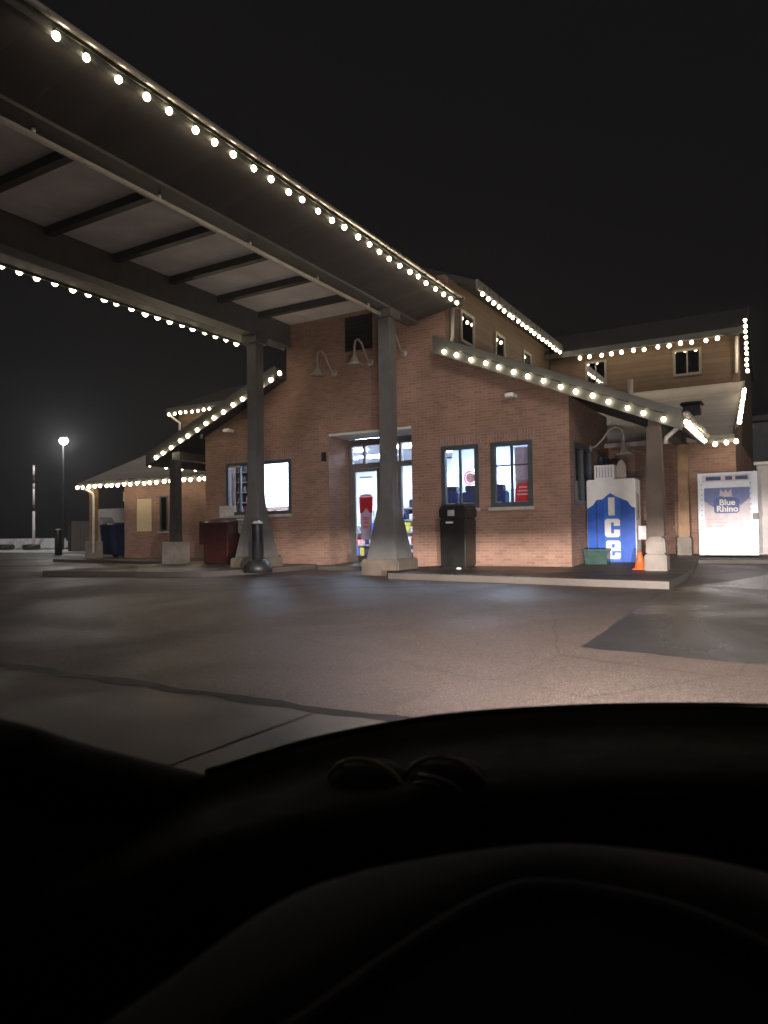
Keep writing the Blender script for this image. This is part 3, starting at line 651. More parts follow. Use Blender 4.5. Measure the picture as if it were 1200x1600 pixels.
k.box(-4.95, -4.92, 20.6, 20.95, 2.68, 3.04); k.box(-4.43, -4.4, 20.6, 20.95, 2.68, 3.04); k.box(-4.92, -4.43, 20.92, 20.95, 2.68, 3.04); k.build('crate_body', 'white', t)
k = MB(); k.prism([(-4.38, 2.628), (-4.12, 2.628), (-4.12, 3.02), (-4.18, 3.14), (-4.25, 3.2), (-4.32, 3.14), (-4.38, 3.02)], 'y', 20.8, 20.87)
o = k.build('arched_board', 'lampgrey', bevel=.01); tag(o, 'grey arched board standing beside the white crate on the ice chest', 'board')
t = thing('storage_box', 'low dark green box on the walk in front of the ice chest', 'box', (-4.76, 19.9, .17))
k = MB(); k.frustum([(-4.76, 19.9, .29, .2, .16), (-4.76, 19.9, .32, .23, .58)]); k.build('box_body', 'green', t, bevel=.02)
k = MB(); k.box(-5.1, -4.42, 19.65, 20.15, .585, .65); k.build('lid', 'green', t, bevel=.02)
t = thing('traffic_cone', 'orange traffic cone beside the concrete pier of the porch post', 'cone', (-3.38, 18.55, .15))
k = MB(); k.box(-3.56, -3.20, 18.37, 18.73, .153, .19); k.build('foot', 'orange', t, bevel=.015)
k = MB(); k.lathe([(.145, .191), (.05, .60), (.035, .62)], (-3.38, 18.55, 0), 16); k.build('cone_body', 'orange', t, smooth=True)
k = MB(); k.box(-3.72, -3.52, 20.30, 20.33, .9, 1.28); o = k.build('paper_notice', 'white', bevel=.004); tag(o, 'small white paper fixed on the corner of the ice chest above the cone', 'notice')
o.parent = None

# propane cage
t = thing('propane_cage', 'white locked propane exchange cage with a blue badge poster at the right end', 'gas cage', (-1.65, 22.8, .38))
X0, X1, YF, YB, Z0, Z1 = -2.43, -.87, 22.55, 23.2, .40, 2.80
k = MB(); k.box(X0, X1, YF+.03, YB, Z0, Z1); k.build('cabinet', 'cage_white', t, bevel=.02)
k = MB()
for x0, x1, z0, z1 in ((X0, X0+.12, Z0, Z1), (X1-.16, X1, Z0, Z1), (X0+.12, X1-.16, Z1-.05, Z1), (X0+.12, X1-.16, Z0, Z0+.06)): k.box(x0, x1, YF, YF+.028, z0, z1)
k.build('door_frame', 'cage_white', t, bevel=.006)
k = MB()
for i in range(13):
    z = Z0+.25+i*.15
    k.box(X0+.09, X0+.125, YF-.012, YF-.001, z, z+.03); k.box(X1-.2, X1-.165, YF-.012, YF-.001, z, z+.03)
k.build('mesh_tabs', 'grey', t)
o = MB().box(X0+.12, X1-.2, YF+.012, YF+.024, Z1-.26, Z1-.07).build('top_banner', 'cup_grey', t)
q = MB()
for a, b2 in ((.10, .50), (.62, .80), (.88, 1.2)): q.box(X0+.12+a, X0+.12+b2, YF+.005, YF+.011, Z1-.22, Z1-.11)
q.build('banner_marks', 'blue_dark', o)
PX0, PX1, PZ0, PZ1 = X0+.17, X1-.2, 1.18, 2.36
po = MB().box(PX0, PX1, YF+.008, YF+.024, PZ0, PZ1).build('poster', 'cup_grey', t)
pw, ph = PX1-PX0, PZ1-PZ0
def pp(pts): return [(PX0+u*pw, PZ0+v*ph) for u, v in pts]
MB().prism(pp([(0, 1), (0, .68), (.2, .52), (.3, .70), (.42, .80), (.6, .80), (.72, .72), (.8, .55), (1, .74), (1, 1)]), 'y', YF+.002, YF+.0075).build('poster_ground', 'poster_blue', po)
MB().prism(pp([(.22, .40), (.26, .37), (.72, .37), (.77, .41), (.78, .68), (.74, .73), (.62, .77), (.36, .77), (.24, .73), (.2, .68)]), 'y', YF-.004, YF+.0015).build('badge', 'badge_blue', po)
MB().prism(pp([(.34, .80), (.36, .97), (.43, .88), (.48, .96), (.53, .88), (.6, .97), (.62, .80)]), 'y', YF-.003, YF+.0015).build('flame_mark', 'cup_grey', po)
q = MB()
for i, (a, b2) in enumerate(((.05, .42), (.05, .5), (.05, .38))): q.box(PX0+a*pw, PX0+b2*pw, YF+.003, YF+.0075, PZ0+.04+i*.1, PZ0+.085+i*.1)
q.build('red_lines', 'pink', po)
def text_mesh(s, size, cx, cz, y, name, mat, parent):
    cu = bpy.data.curves.new('txt', 'FONT'); cu.body = s; cu.size = size; cu.align_x = 'CENTER'; cu.align_y = 'CENTER'; cu.extrude = .003; cu.offset = .006
    ob = bpy.data.objects.new('txt', cu); COL.objects.link(ob); bpy.context.view_layer.update()
    me0 = ob.to_mesh(); k = MB(); k.add([(cx+v.co.x, y-v.co.z, cz+v.co.y) for v in me0.vertices], [list(p.vertices) for p in me0.polygons])
    ob.to_mesh_clear(); bpy.data.objects.remove(ob); bpy.data.curves.remove(cu)
    return k.build(name, mat, parent)
bx = PX0+.49*pw
text_mesh('Blue', .24, bx+.02, PZ0+.63*ph, YF-.008, 'badge_lettering', 'white', po)
text_mesh('Rhino', .24, bx+.02, PZ0+.47*ph, YF-.008, 'badge_lettering', 'white', po)
k = MB(); k.box(X1-.14, X1+.02, YF-.05, YF-.001, 1.42, 1.60); k.build('lock_box', 'black', t, bevel=.01)
t = thing('metal_shed', 'pale corrugated shed wall at the right edge behind the propane cage', 'shed', (.2, 25, .3))
k = MB(); k.box(-.95, 4, 24.4, 27, .3, 3.1)
for i in range(20): k.box(-.93+i*.25, -.85+i*.25, 24.37, 24.399, .35, 3.0)
k.build('shed_wall', 'white_dull', t); k = MB(); k.box(-1.02, 4.1, 24.3, 27.1, 3.105, 3.2); k.build('shed_roof', 'pale', t)
t = thing('distant_building', 'grey flat-roofed building in the dark beyond the propane cage', 'building', (6, 66, .2))
k = MB(); k.box(-3.1, 18, 60, 75, 0, 9.2); k.build('wall', 'far_grey', t); k = MB(); k.box(-3.4, 18.3, 59.7, 75.3, 9.205, 9.6); k.build('roof', 'steel_dark', t)
k = MB(); k.box(-1.2, 1.6, 59.9, 59.99, 3.0, 6.5); k.build('window', 'black', t)

# ------------------------------------------------------------------ left side things
t = thing('drink_locker', 'dark red steel locker against the brick below the left window', 'locker', (-17.4, 18.45, .12))
k = MB(); k.box(-18.0, -16.85, 18.1, 18.8, .2, 1.55); k.build('cabinet', 'darkred', t, bevel=.03)
k = MB(); k.slab([(-18.05, 18.05, 1.555), (-16.8, 18.05, 1.555), (-16.8, 18.85, 1.70), (-18.05, 18.85, 1.70)], (0, 0, .06)); k.build('lid', 'darkred', t)
k = MB(); k.box(-18.22, -18.0, 18.12, 18.5, .85, 1.66); k.build('side_rack', 'darkred', t, bevel=.02)
k = MB(); k.box(-17.95, -16.9, 18.15, 18.75, .1, .197); k.build('base', 'black', t)
o = MB().box(-17.95, -17.25, 18.86, 18.895, 1.80, 2.22).build('wall_notice', 'white_dull', bevel=.005); tag(o, 'pale blank notice board on the brick above the dark red locker', 'notice')
o = MB().box(-17.45, -16.95, 18.86, 18.896, 3.58, 3.64).build('vent_strip', 'lampgrey'); tag(o, 'thin pale strip on the brick above left of the left window', 'vent')
t = thing('meter_box', 'small silver box hanging on the brick under the left window', 'meter box', (-16.55, 18.8, 1.25))
k = MB(); k.box(-16.8, -16.3, 18.55, 18.895, 1.22, 1.68); k.build('box', 'gutter', t, bevel=.03)
k = MB(); k.box(-16.82, -16.28, 18.52, 18.89, 1.685, 1.73); k.build('lid', 'white', t, bevel=.01)
def bollard(label, x, y, z, h, r, cap):
    root = thing('bollard', label, 'bollard', (x, y, z), 0)
    k = MB(); k.lathe([(r, 0), (r, h-.06), (r*.98, h-.03)], (0, 0, 0), 16); k.build('post', 'black', root, local=True, smooth=True)
    k = MB(); k.lathe([(r*.98, h-.028), (r*.8, h+.03), (r*.3, h+.05)], (0, 0, 0), 16); k.build('cap', cap, root, local=True, smooth=True)
    return root
b0 = bollard('dark pipe bollard with a pale cap in front of the left canopy column', -13.27, 15.5, .1, 1.42, .165, 'pale')
k = MB(); k.lathe([(.42, 0), (.40, .18), (.30, .34), (.2, .38)], (0, 0, 0), 14); k.build('footing', 'black', b0, local=True, smooth=True)
bollard('slim grey-lit bollard standing alone near the far left edge', -44, 30.5, zg(-44, 30.5), 1.75, .24, 'pale')
t = thing('street_lamp', 'distant white street lamp glowing in the dark at far left', 'street lamp', (-57.2, 40, 0))
k = MB(); k.tube([(-57.9, 40.6, 0), (-57.9, 40.6, 9.9), (-57.6, 40.4, 10.25), (-57.0, 40, 10.3)], .1, 8); k.build('mast', 'black', t)
k = MB(); k.lathe([(.05, .4), (.28, .32), (.36, .2), (.30, .12)], (-56.95, 40, 9.98), 14); k.build('hood', 'black', t, smooth=True)
k = MB(); k.lathe([(.08, -.36), (.26, -.26), (.36, -.08), (.36, .04), (.25, .1)], (-56.95, 40, 9.9), 16); k.build('lens', 'street', t, smooth=True)
t = thing('sign_pole', 'thin pale banded pole standing in snow at far left', 'pole', (-61.4, 40, 0))
k = MB(); k.tube([(-61.4, 40, .3), (-61.4, 40, 3.6)], .13, 8); k.build('pole_base', 'white_dull', t, smooth=True)
for i, (a, b2) in enumerate(((3.6, 4.2), (4.2, 5.7), (5.7, 6.2), (6.2, 7.0), (7.0, 7.9))):
    k = MB(); k.tube([(-61.4, 40, a+.003), (-61.4, 40, b2)], .1, 8); k.build('pole_band', ['black', 'pale', 'white_dull', 'black', 'pale'][i], t, smooth=True)
o = MB().box(-82, -59.6, 41, 42.5, -.1, 1.05).build('snow_wall', 'snow', bevel=.25); tag(o, 'pale low snow-covered wall at the far left edge', 'wall')
def tyre(label, x, y):
    root = thing('tyre_roll', label, 'tyre', (x, y, .02), 0, 'dark rounded tyres before the snow wall')
    k = MB(); k.lathe([(.62, 0), (.75, .1), (.78, .3), (.72, .46), (.5, .5), (.42, .42), (.42, .1)], (0, 0, 0), 18); k.build('tread', 'black', root, local=True, smooth=True)
    k = MB(); k.lathe([(.415, .05), (.415, .3), (.1, .34)], (0, 0, 0), 12); k.build('hub', 'steel_dark', root, local=True, smooth=True)
    return root
t0 = tyre('dark round tyre before the snow wall, cut by the left edge', -64.2, 39)
dup(t0, (-60.2, 39, .02), 'dark round tyre before the snow wall, nearer the thin pole')
t = thing('board_fence', 'dark board fence far behind the left porch', 'fence', (-44, 36, 0))
k = MB(); k.box(-50.5, -36, 36, 36.15, 0, 2.4); k.build('boards', 'panel', t)
for x in (-50.4, -46.8, -43.2, -39.6, -36.1):
    k = MB(); k.box(x-.1, x+.1, 35.85, 35.998, 0, 2.55); k.build('fence_post', 'steel_dark', t)
t = thing('porch_freezer', 'dim ice freezer with a peaked top under the far left porch', 'freezer', (-32.5, 25.8, .08))
k = MB(); k.prism([(-33.6, .1), (-32.55, .1), (-32.55, 1.75), (-33.05, 2.25), (-33.6, 1.7)], 'y', 25.4, 26.2); k.build('cabinet', 'grey', t, bevel=.02)
k = MB(); k.prism([(-33.5, .2), (-33.2, .2), (-33.2, 1.9), (-33.5, 1.7)], 'y', 25.36, 25.395); k.build('front_panel', 'blue_dark', t)
t = thing('recycling_bin', 'dark navy wheeled bin beside the wall corner under the far left porch', 'bin', (-31.6, 25.3, .08))
k = MB(); k.frustum([(-31.6, 25.3, .52, .45, .2), (-31.6, 25.3, .62, .55, 1.65)]); k.build('bin_body', 'navy', t, bevel=.05)
k = MB(); k.frustum([(-31.6, 25.3, .66, .6, 1.655), (-31.6, 25.3, .62, .56, 1.78), (-31.6, 25.4, .4, .35, 1.9)]); k.build('lid', 'navy', t, bevel=.04)
for sx in (-.5, .5): k = MB(); k.lathe([(.18, -.05), (.18, .05)], (-31.6+sx, 25.7, .19), 12, mat=Matrix.Rotation(R(90), 4, 'Y')); k.build('wheel', 'black', t)
o = MB().box(-36.5, -28.82, 27.5, 27.65, 0, 2.8).build('yard_wall', 'white_dull'); tag(o, 'pale block wall behind the far left porch bins', 'wall')
o = MB().box(-30.15, -29.55, 24.6, 24.68, 3.0, 3.5).build('hanging_sign', 'cream', bevel=.01); tag(o, 'little pale square sign under the far left porch roof', 'sign')

# ------------------------------------------------------------------ inside the store
def box_thing(name, label, cat, parts, loc, group=None):
    root = thing(name, label, cat, loc, 0, group)
    for pn, mat, boxes, bev in parts:
        k = MB()
        for b2 in boxes: k.box(*b2)
        k.build(pn, mat, root, bevel=bev)
    return root
goods = ['red', 'white', 'pink', 'navy', 'yellow', 'grey', 'blue_light', 'cup_grey', 'white']
def gondola(label, x0, x1, y, z0=.12, tiers=4, bp=2.0):
    root = thing('shelf_rack', label, 'shelf rack', ((x0+x1)/2, y, z0), 0, 'goods racks inside the store')
    k = MB(); k.box(x0, x1, y+.25, y+.3, z0, z0+bp); k.build('back_panel', 'shelf', root)
    for i in range(tiers):
        z = z0+.12+i*.46
        k = MB(); k.box(x0, x1, y-.25, y+.248, z, z+.04); sh = k.build('shelf_board', 'shelf', root)
        x = x0+.04
        while x < x1-.15:
            wd = random.uniform(.12, .3); hh = random.uniform(.18, .36)
            k = MB(); k.box(x, min(x+wd, x1-.03), y-.22, y+.1, z+.043, z+.043+hh); k.build('packet', random.choice(goods), sh, bevel=.01); x += wd+.03
    return root
gondola('goods rack right behind the store door, seen through the glass', -15.2, -13.2, 22.6, tiers=3, bp=1.3)
gondola('goods rack of snacks seen through the door sidelight', -13.1, -11.8, 23.5, tiers=5)
box_thing('store_counter', 'pale counter inside the right front windows', 'counter', [('counter_body', 'shelf', [(-9.2, -5.7, 20.1, 20.8, .12, 1.75)], .02), ('counter_top', 'black', [(-9.25, -5.65, 20.05, 20.85, 1.755, 1.83)], .01)], (-7.5, 20.4, .12))
cm = [('body', 'blue_dark', [(-9.62, -9.12, 20.2, 20.6, 1.835, 2.42)], .03), ('hopper', 'navy', [(-9.55, -9.2, 20.25, 20.55, 2.425, 2.62)], .03), ('tray', 'grey', [(-9.55, -9.2, 20.08, 20.195, 2.02, 2.08)], .01)]
c1 = box_thing('coffee_machine', 'navy drinks machine at the left of the left-hand front window', 'drinks machine', cm, (-9.37, 20.4, 1.835), 'drinks machines in the front windows')
dup(c1, (-8.72, 20.4, 1.835), 'navy drinks machine in the right half of the front window above the black bin')
dup(c1, (-7.80, 20.4, 1.835), 'navy drinks machine left of the red sign in the rightmost front window')
for lb, x0, x1, y, z0, z1 in (('bright menu screen at the left in the left-hand front window', -11.1, -10.4, 23.0, 2.75, 3.35), ('bright menu screen behind the round red sign', -9.95, -9.1, 23.2, 2.75, 3.4), ('bright menu screen shining in the rightmost front window', -8.65, -7.85, 22.6, 2.6, 3.4), ('wide bright screen filling the right half of the left window', -18.3, -16.75, 21.6, 2.25, 4.1)):
    root = thing('menu_screen', lb, 'screen', ((x0+x1)/2, y, z0), 0, 'lit screens inside the store')
    k = MB(); k.box(x0-.03, x1+.03, y+.005, y+.08, z0-.03, z1+.03); k.build('bezel', 'shelf', root); k = MB(); k.box(x0, x1, y-.02, y, z0, z1); k.build('display', 'screen', root)
box_thing('partition_screen', 'mauve grey divider standing behind the rightmost front window', 'divider', [('divider_board', 'mauve', [(-7.12, -6.45, 19.9, 19.95, 1.84, 3.62)], .01), ('divider_cap', 'shelf', [(-7.14, -6.43, 19.88, 19.97, 3.625, 3.67)], .005)], (-6.8, 19.92, 1.84))
k = MB(); k.box(-11.3, -5.47, 24.6, 24.7, .12, 4.4); part(k, 'inner_partition', 'blue_wall')
t = thing('red_sign', 'red rounded sign standing in the rightmost front window', 'sign', (-6.62, 19.1, 2.0))
k = MB(); k.prism([(-6.84, 2.02), (-6.36, 2.02), (-6.38, 2.35), (-6.44, 2.55), (-6.72, 2.55), (-6.80, 2.35)], 'y', 19.06, 19.09); k.build('sign_board', 'red', t)
k = MB()
for i, (a, b2) in enumerate(((-6.70, -6.46), (-6.74, -6.43), (-6.76, -6.41))): k.box(a, b2, 19.052, 19.059, 2.40-i*.1, 2.44-i*.1)
k.build('sign_lines', 'pink', t)
t = thing('round_neon', 'round red glowing sign hanging in the left-hand front window', 'neon sign', (-8.28, 19.3, 2.75))
k = MB(); k.tube([(-8.28+.2*math.cos(a*.314), 19.3, 2.78+.2*math.sin(a*.314)) for a in range(21)], .022, 6); k.build('neon_ring', 'neon', t)
k = MB(); k.lathe([(.15, -.01), (.15, .01)], (-8.28, 19.31, 2.78), 20, mat=Matrix.Rotation(R(90), 4, 'X')); k.build('sign_disc', 'pink', t)
# stock in left window
root = box_thing('drinks_cooler', 'dark drinks cooler with white bottles behind the left half of the left window', 'cooler', [('cooler_body', 'black', [(-18.05, -17.45, 20.15, 20.5, .12, 3.95), (-18.05, -18.0, 19.85, 20.145, .12, 3.95), (-17.5, -17.45, 19.85, 20.145, .12, 3.95)], .01)], (-17.75, 20.1, .12))
for i in range(6):
    z = 1.6+i*.38
    k = MB(); k.box(-17.995, -17.505, 19.87, 20.145, z, z+.03); sh = k.build('cooler_shelf', 'white', root)
    for q in range(4):
        k = MB(); k.lathe([(.045, z+.033), (.045, z+.18), (.02, z+.23), (.02, z+.27)], (-17.94+q*.125, 19.95, 0), 8); k.build('bottle', random.choice(['white', 'navy', 'red', 'grey', 'black']), sh, smooth=True)
gondola('goods rack low behind the left window', -17.3, -15.9, 20.6, z0=.66, tiers=3, bp=1.3)
# cup poster on the door glass
t = thing('cup_poster', 'tall red and grey drink cup poster stuck on the store door glass', 'poster', (-12.45, 20.1, 1.0))
k = MB(); yq = 20.112
k.prism([(-12.66, .95), (-12.28, .95), (-12.20, 2.35), (-12.72, 2.35)], 'y', yq, yq+.012); k.build('cup_print', 'film_grey', t)
k = MB(); k.prism([(-12.73, 2.40), (-12.19, 2.40), (-12.21, 1.85), (-12.32, 1.86), (-12.46, 2.02), (-12.60, 1.86), (-12.71, 1.85)], 'y', yq-.006, yq-.001); k.build('red_band', 'film_red', t)
k = MB(); k.prism([(-12.72, 2.405), (-12.20, 2.405), (-12.24, 2.47), (-12.46, 2.5), (-12.68, 2.47)], 'y', yq-.004, yq+.004); k.build('cup_rim', 'grey', t)
k = MB()
for i, (a, b2) in enumerate(((-12.58, -12.36), (-12.56, -12.37), (-12.57, -12.35))): k.box(a, b2, yq-.006, yq-.001, 1.62-i*.14, 1.72-i*.14)
k.build('pink_lines', 'film_pink', t)
o = MB().box(-12.7, -12.2, 20.112, 20.122, 3.04, 3.09).build('door_sticker', 'grey'); tag(o, 'narrow grey strip sticker near the top of the store door', 'sticker')

# ------------------------------------------------------------------ the car the picture is taken from
PSI = R(18)
cf = Vector((-math.sin(PSI), math.cos(PSI), 0)); cr = Vector((math.cos(PSI), math.sin(PSI), 0))
def cp(x, y, z): return Vector((0, 0, CZ)) + (cr*x + cf*y + Vector((0, 0, z)))/S
CAR = thing('car', 'dark car interior in the foreground with its dashboard and instrument hood', 'car', tuple(cp(.37, .9, -1.15)))
def cadd(k, rows, close=False):
    nc = len(rows[0]); vs = [cp(*p) for r in rows for p in r]
    k.add(vs, [(i*nc+j, i*nc+j+1, (i+1)*nc+j+1, (i+1)*nc+j) for i in range(len(rows)-1) for j in range(nc-1)]); return k
def curve(ctrl, n):
    # Catmull-Rom through control points
    P = [Vector(c) for c in ctrl]; P = [P[0]*2-P[1]]+P+[P[-1]*2-P[-2]]; out = []
    for i in range(1, len(P)-2):
        for j in range(n):
            t = j/n; a, b2, c, e = P[i-1:i+3]
            out.append(.5*((2*b2)+(c-a)*t+(2*a-5*b2+4*c-e)*t*t+(3*b2-a-3*c+e)*t**3))
    return out+[P[-2]]
half = [(-.424, .839, -.31), (-.386, .915, -.31), (-.323, 1.01, -.31), (-.208, 1.126, -.31), (-.09, 1.201, -.31), (.059, 1.26, -.31), (.222, 1.30, -.31), (.379, 1.318, -.31)]
edge = half+[(.758-x, y, z) for x, y, z in half[::-1][1:]]
E_ = curve(edge, 4)
def off(c, k, dz): return [(.379+(p[0]-.379)*k, p[1]-(1-k)*1.1, p[2]+dz) for p in c]
rows = [[(p[0]*1.0, p[1]+.012, p[2]-.09) for p in E_], [(p[0], p[1]+.006, p[2]-.012) for p in E_], [tuple(p) for p in E_], [(p[0]*.995+.002, p[1]-.012, p[2]+.001) for p in E_],
        [(p[0], p[1]-.05, p[2]-.012) for p in E_], [(p[0], p[1]-.2, p[2]-.006) for p in E_], [(p[0], p[1]-.36, p[2]+.012) for p in E_], [(p[0], p[1]-.42, p[2]+.004) for p in E_], [(p[0], p[1]-.46, p[2]-.04) for p in E_], [(p[0], p[1]-.47, p[2]-.35) for p in E_], [(p[0], p[1]-.2, p[2]-.55) for p in E_]]
k = MB(); cadd(k, rows); k.build('dashboard', 'dash', CAR, smooth=True)
# rim strip of the windscreen base
k = MB(); k.tube([cp(p[0], p[1]+.006, p[2]+.001) for p in E_], .006/S, 6); k.build('windscreen_seal', 'carpaint', CAR, smooth=True)
hb = curve([(-.30, .30, -.30), (-.23, .40, -.275), (-.2, .472, -.27), (-.169, .524, -.27), (-.107, .568, -.268), (0, .607, -.266), (.077, .614, -.267), (.17, .604, -.27), (.25, .56, -.275), (.30, .46, -.29), (.33, .30, -.32)], 5)
hl = curve([(-.19, .22, -.26), (-.155, .30, -.245), (-.119, .346, -.238), (-.089, .394, -.235), (-.059, .441, -.234), (-.025, .481, -.233), (.0, .493, -.233), (.041, .492, -.234), (.10, .475, -.237), (.17, .42, -.25), (.22, .30, -.28)], 5)
rows = [[(p[0], p[1]+.02, p[2]-.12) for p in hb], [tuple(p) for p in hb]]
for t_ in (.25, .5, .75): rows.append([tuple(a.lerp(b2, t_)+Vector((0, 0, .012*math.sin(t_*math.pi)))) for a, b2 in zip(hb, hl)])
rows += [[tuple(p) for p in hl], [(p[0]*.985, p[1]-.008, p[2]-.006) for p in hl], [(p[0]*.97, p[1]-.006, p[2]-.02) for p in hl], [(p[0]*.95, p[1]+.02, p[2]-.03) for p in hl]]
k = MB(); cadd(k, rows); k.build('instrument_hood', 'dash_soft', CAR, smooth=True)
rows = [[(p[0]*.95, p[1]+.018, p[2]-.03) for p in hl], [(p[0]*.9, p[1]-.05, p[2]-.10) for p in hl], [(p[0]*.85, p[1]*.55, p[2]-.2) for p in hl], [(p[0]*.6, p[1]*.3, p[2]-.26) for p in hl]]
k = MB(); cadd(k, rows); k.build('instrument_panel', 'panel_soft', CAR, smooth=True)
k = MB(); k.tube([cp(p[0]*.99, p[1]-.006, p[2]-.004) for p in hl], .0035/S, 6); k.build('lip_highlight', 'panel_soft', CAR, smooth=True)  # paler tube along the lip, its highlight put into the colour
dt = curve([(-.52, -.40, .26), (-.53, -.2, .16), (-.53, .1, .035), (-.512, .4, -.098), (-.492, .565, -.17), (-.48, .605, -.19), (-.474, .651, -.215), (-.458, .719, -.25), (-.424, .839, -.31), (-.39, .93, -.36)], 4)
k = MB(); k.tube([cp(p[0]-.02, p[1], p[2]-.03) for p in dt], .032/S, 12); k.build('windscreen_pillar', 'dash', CAR, smooth=True)
rows = [[(p[0]-.035, p[1], p[2]-.04) for p in dt], [(p[0]-.005, p[1]-.01, p[2]-.10) for p in dt], [(p[0]+.03, p[1]-.03, min(p[2]-.13, -.26)) for p in dt], [(p[0]+.04, p[1]-.05, -.5) for p in dt], [(p[0]+.02, p[1]-.05, -1.0) for p in dt]]
rows = [[q for q in r if q[1] > -.25] for r in rows]; nmin = min(len(r) for r in rows); rows = [r[-nmin:] for r in rows]
k = MB(); cadd(k, rows); k.build('door_trim', 'dash', CAR, smooth=True)
def cbox(k, x0, x1, y0, y1, z0, z1):
    return k.add([cp(x, y, z) for x in (x0, x1) for y in (y0, y1) for z in (z0, z1)], [(0, 1, 3, 2), (4, 6, 7, 5), (0, 4, 5, 1), (2, 3, 7, 6), (0, 2, 6, 4), (1, 5, 7, 3)])
k = MB(); cbox(k, -.5, 1.26, -2.2, -.40, .27, .33); k.build('car_roof', 'carpaint', CAR, bevel=.03)
k = MB(); cbox(k, 1.22, 1.30, -2.2, .85, -.95, -.10); k.build('door', 'carpaint', CAR, bevel=.03)
k = MB(); cbox(k, -.62, -.54, -2.2, -.26, -.95, -.12); k.build('door', 'carpaint', CAR, bevel=.03)
k = MB(); cbox(k, -.54, 1.22, -2.3, -2.2, -.95, .27); k.build('tailgate', 'carpaint', CAR, bevel=.03)
k = MB(); cbox(k, -.6, 1.28, -2.2, .8, -1.0, -.96); k.build('floor', 'dash', CAR)
for x in (-.02, .78):
    k = MB(); cbox(k, x-.26, x+.26, -.95, -.80, -.6, .02); cbox(k, x-.14, x+.14, -.94, -.84, .03, .22); cbox(k, x-.26, x+.26, -.80, -.25, -.6, -.45); k.build('seat', 'dash', CAR, bevel=.03)
k = MB(); cbox(k, 1.24, 1.25, -2.2, .30, -.09, .26); k.build('side_window', 'tint', CAR)
k = MB(); k.tube([cp(1.25, -.40, .26), cp(1.25, .30, -.05), cp(1.19, .85, -.31)], .03/S, 8); k.build('windscreen_pillar', 'dash', CAR, smooth=True)
# bonnet and headlights ahead of the windscreen
bo = []
for y, z, hw in ((1.34, -.42, .86), (1.6, -.44, .88), (1.9, -.48, .87), (2.12, -.54, .86), (2.26, -.60, .85), (2.31, -.70, .84), (2.29, -1.0, .83)):
    bo.append([(.379+hw*u, y-.16*u*u, z-.05*u*u) for u in (-1, -.8, -.5, -.25, 0, .25, .5, .8, 1)])
k = MB(); cadd(k, bo); k.build('bonnet', 'carpaint', CAR, smooth=True)
def beam(x, energy):
    c = cp(x, 2.235, -.70)
    k = MB(); mrot = Matrix.Rotation(math.atan2(cf.y, cf.x)-R(90), 4, 'Z') @ Matrix.Rotation(R(-90), 4, 'X')
    k.lathe([(.12, -.08), (.125, 0), (.115, .012), (.08, .022), (.02, .026)], c, 16, mat=mrot); k.build('headlight', 'lens', CAR, smooth=True)
    li = bpy.data.lights.new('headlight_beam', 'SPOT'); li.energy = energy; li.spot_size = R(92); li.spot_blend = 1.0; li.shadow_soft_size = .03; li.color = (1.0, .885, .81)
    li.use_nodes = True; n = li.node_tree; em = n.nodes['Emission']
    tc = N(n, 'ShaderNodeTexCoord'); sp = N(n, 'ShaderNodeSeparateXYZ'); n.links.new(tc.outputs['Normal'], sp.inputs[0])
    # low-beam pattern: bright below a cut-off that kicks up on the right
    zz = mathn(n, 'ABSOLUTE', sp.outputs[2]); el = mathn(n, 'DIVIDE', sp.outputs[1], zz); hx = mathn(n, 'DIVIDE', sp.outputs[0], zz)
    kick = mathn(n, 'MULTIPLY', mathn(n, 'MAXIMUM', hx, 0.0), 0.16)
    e2 = mathn(n, 'SUBTRACT', el, kick)
    r = rampn(n, mathn(n, 'MULTIPLY_ADD', e2, 1.0), 0.50, (1, 1, 1), 0.54, (.11, .11, .11)); n.nodes[-2].inputs[2].default_value = .5
    near = rampn(n, mathn(n, 'MULTIPLY', el, -1.0), .0, (1, 1, 1), .27, (.14, .14, .14))
    n.links.new(mathn(n, 'MULTIPLY', r, near), em.inputs['Strength'])
    lo = bpy.data.objects.new('headlight_beam', li); COL.objects.link(lo)
    lo.location = (c+cf*.14)*S; aim = (cf+Vector((0, 0, .015))).normalized(); lo.rotation_euler = (-aim).to_track_quat('Z', 'Y').to_euler()
beam(-.22, 5600); beam(.98, 5600)
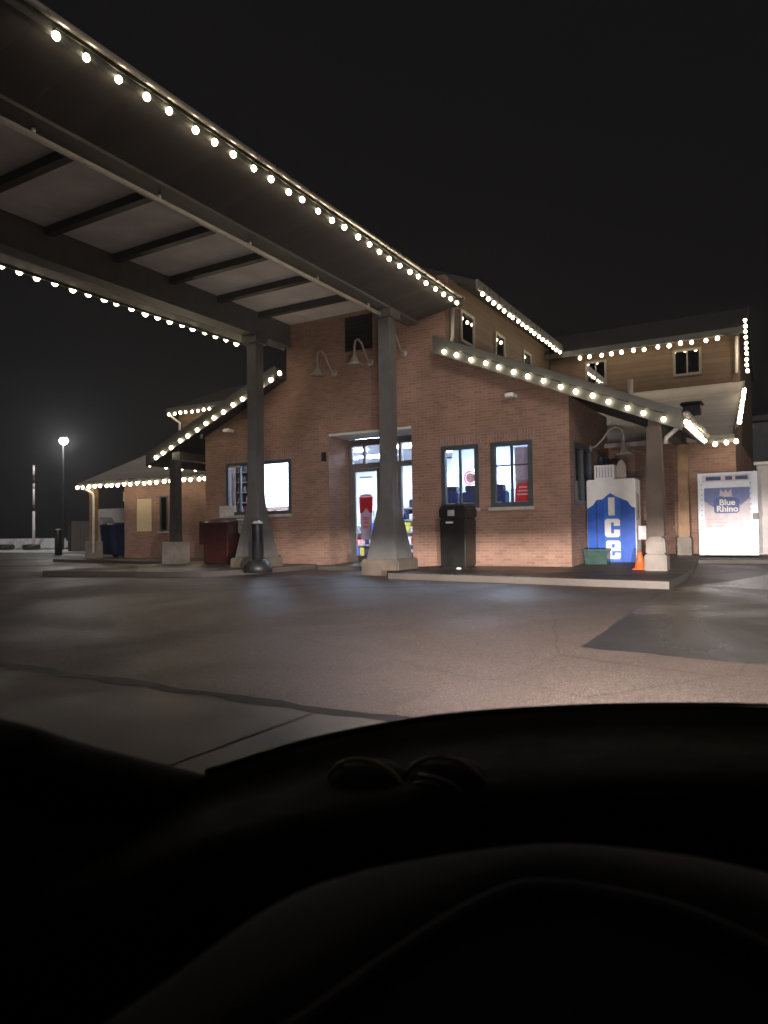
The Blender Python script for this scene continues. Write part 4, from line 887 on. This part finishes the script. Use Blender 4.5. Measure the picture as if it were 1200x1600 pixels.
# two trinkets on the dashboard
def trinket(name, label, x, y, z, rimmat, body):
    root = thing(name, label, 'trinket', tuple(cp(x, y, z)))
    k = MB(); c = cp(x, y, z)
    k.lathe([(.05, 0), (.054, .008), (.05, .02), (.038, .03), (.018, .035), (.004, .036)], (0, 0, 0), 20, mat=Matrix.Scale(1/S, 4)); k.build('dome', body, root, local=True, smooth=True)
    k = MB(); k.tube([Vector((.057*math.cos(a), -.010, .004+.039*math.sin(a)))/S for a in [math.pi*i/14 for i in range(15)]], .003/S, 6); k.build('rim', rimmat, root, local=True, smooth=True)
    return root
trinket('round_trinket', 'dim round trinket with a yellow rim on the dashboard top', -.21, .86, -.325, 'dim_yellow', 'dash_soft')
tr = trinket('coiled_trinket', 'dim coiled rosy trinket on the dashboard beside the yellow-rimmed one', -.112, .875, -.322, 'dim_pink', 'dash_soft')
k = MB(); k.tube([Vector(((.012+.0022*i)*math.cos(i*.55), -.05, .018+(.006+.001*i)*math.sin(i*.55)*.7))/S for i in range(16)], .003/S, 6); k.build('coil', 'dim_pink', tr, local=True, smooth=True)

hz = bpy.data.materials.new('bloom_volume_mat'); hz.use_nodes = True; n = hz.node_tree; n.nodes.remove(n.nodes['Principled BSDF'])  # thin volume added to give the bulbs a glow like lens bloom
pv = N(n, 'ShaderNodeVolumePrincipled'); pv.inputs['Color'].default_value = (.84, .88, .96, 1); pv.inputs['Density'].default_value = 0.0016; pv.inputs['Anisotropy'].default_value = .75
n.links.new(pv.outputs[0], n.nodes['Material Output'].inputs['Volume']); M['bloom_volume'] = hz
tag(MB().box(-262, 182, -62, 302, -1.8, 14).build('bloom_volume', 'bloom_volume'), kind='stuff')
# ------------------------------------------------------------------ one uniform scale from layout units to metres
done = set()
for o in list(SC.objects):
    if o.type in ('LIGHT', 'CAMERA'): continue
    o.location = o.location*S
    if o.type == 'MESH' and o.data.name not in done:
        done.add(o.data.name); o.data.transform(Matrix.Scale(S, 4))
SC.cycles.use_denoising = True
SC.cycles.max_bounces = 8; SC.cycles.transparent_max_bounces = 12
SC.cycles.sample_clamp_indirect = 4.0
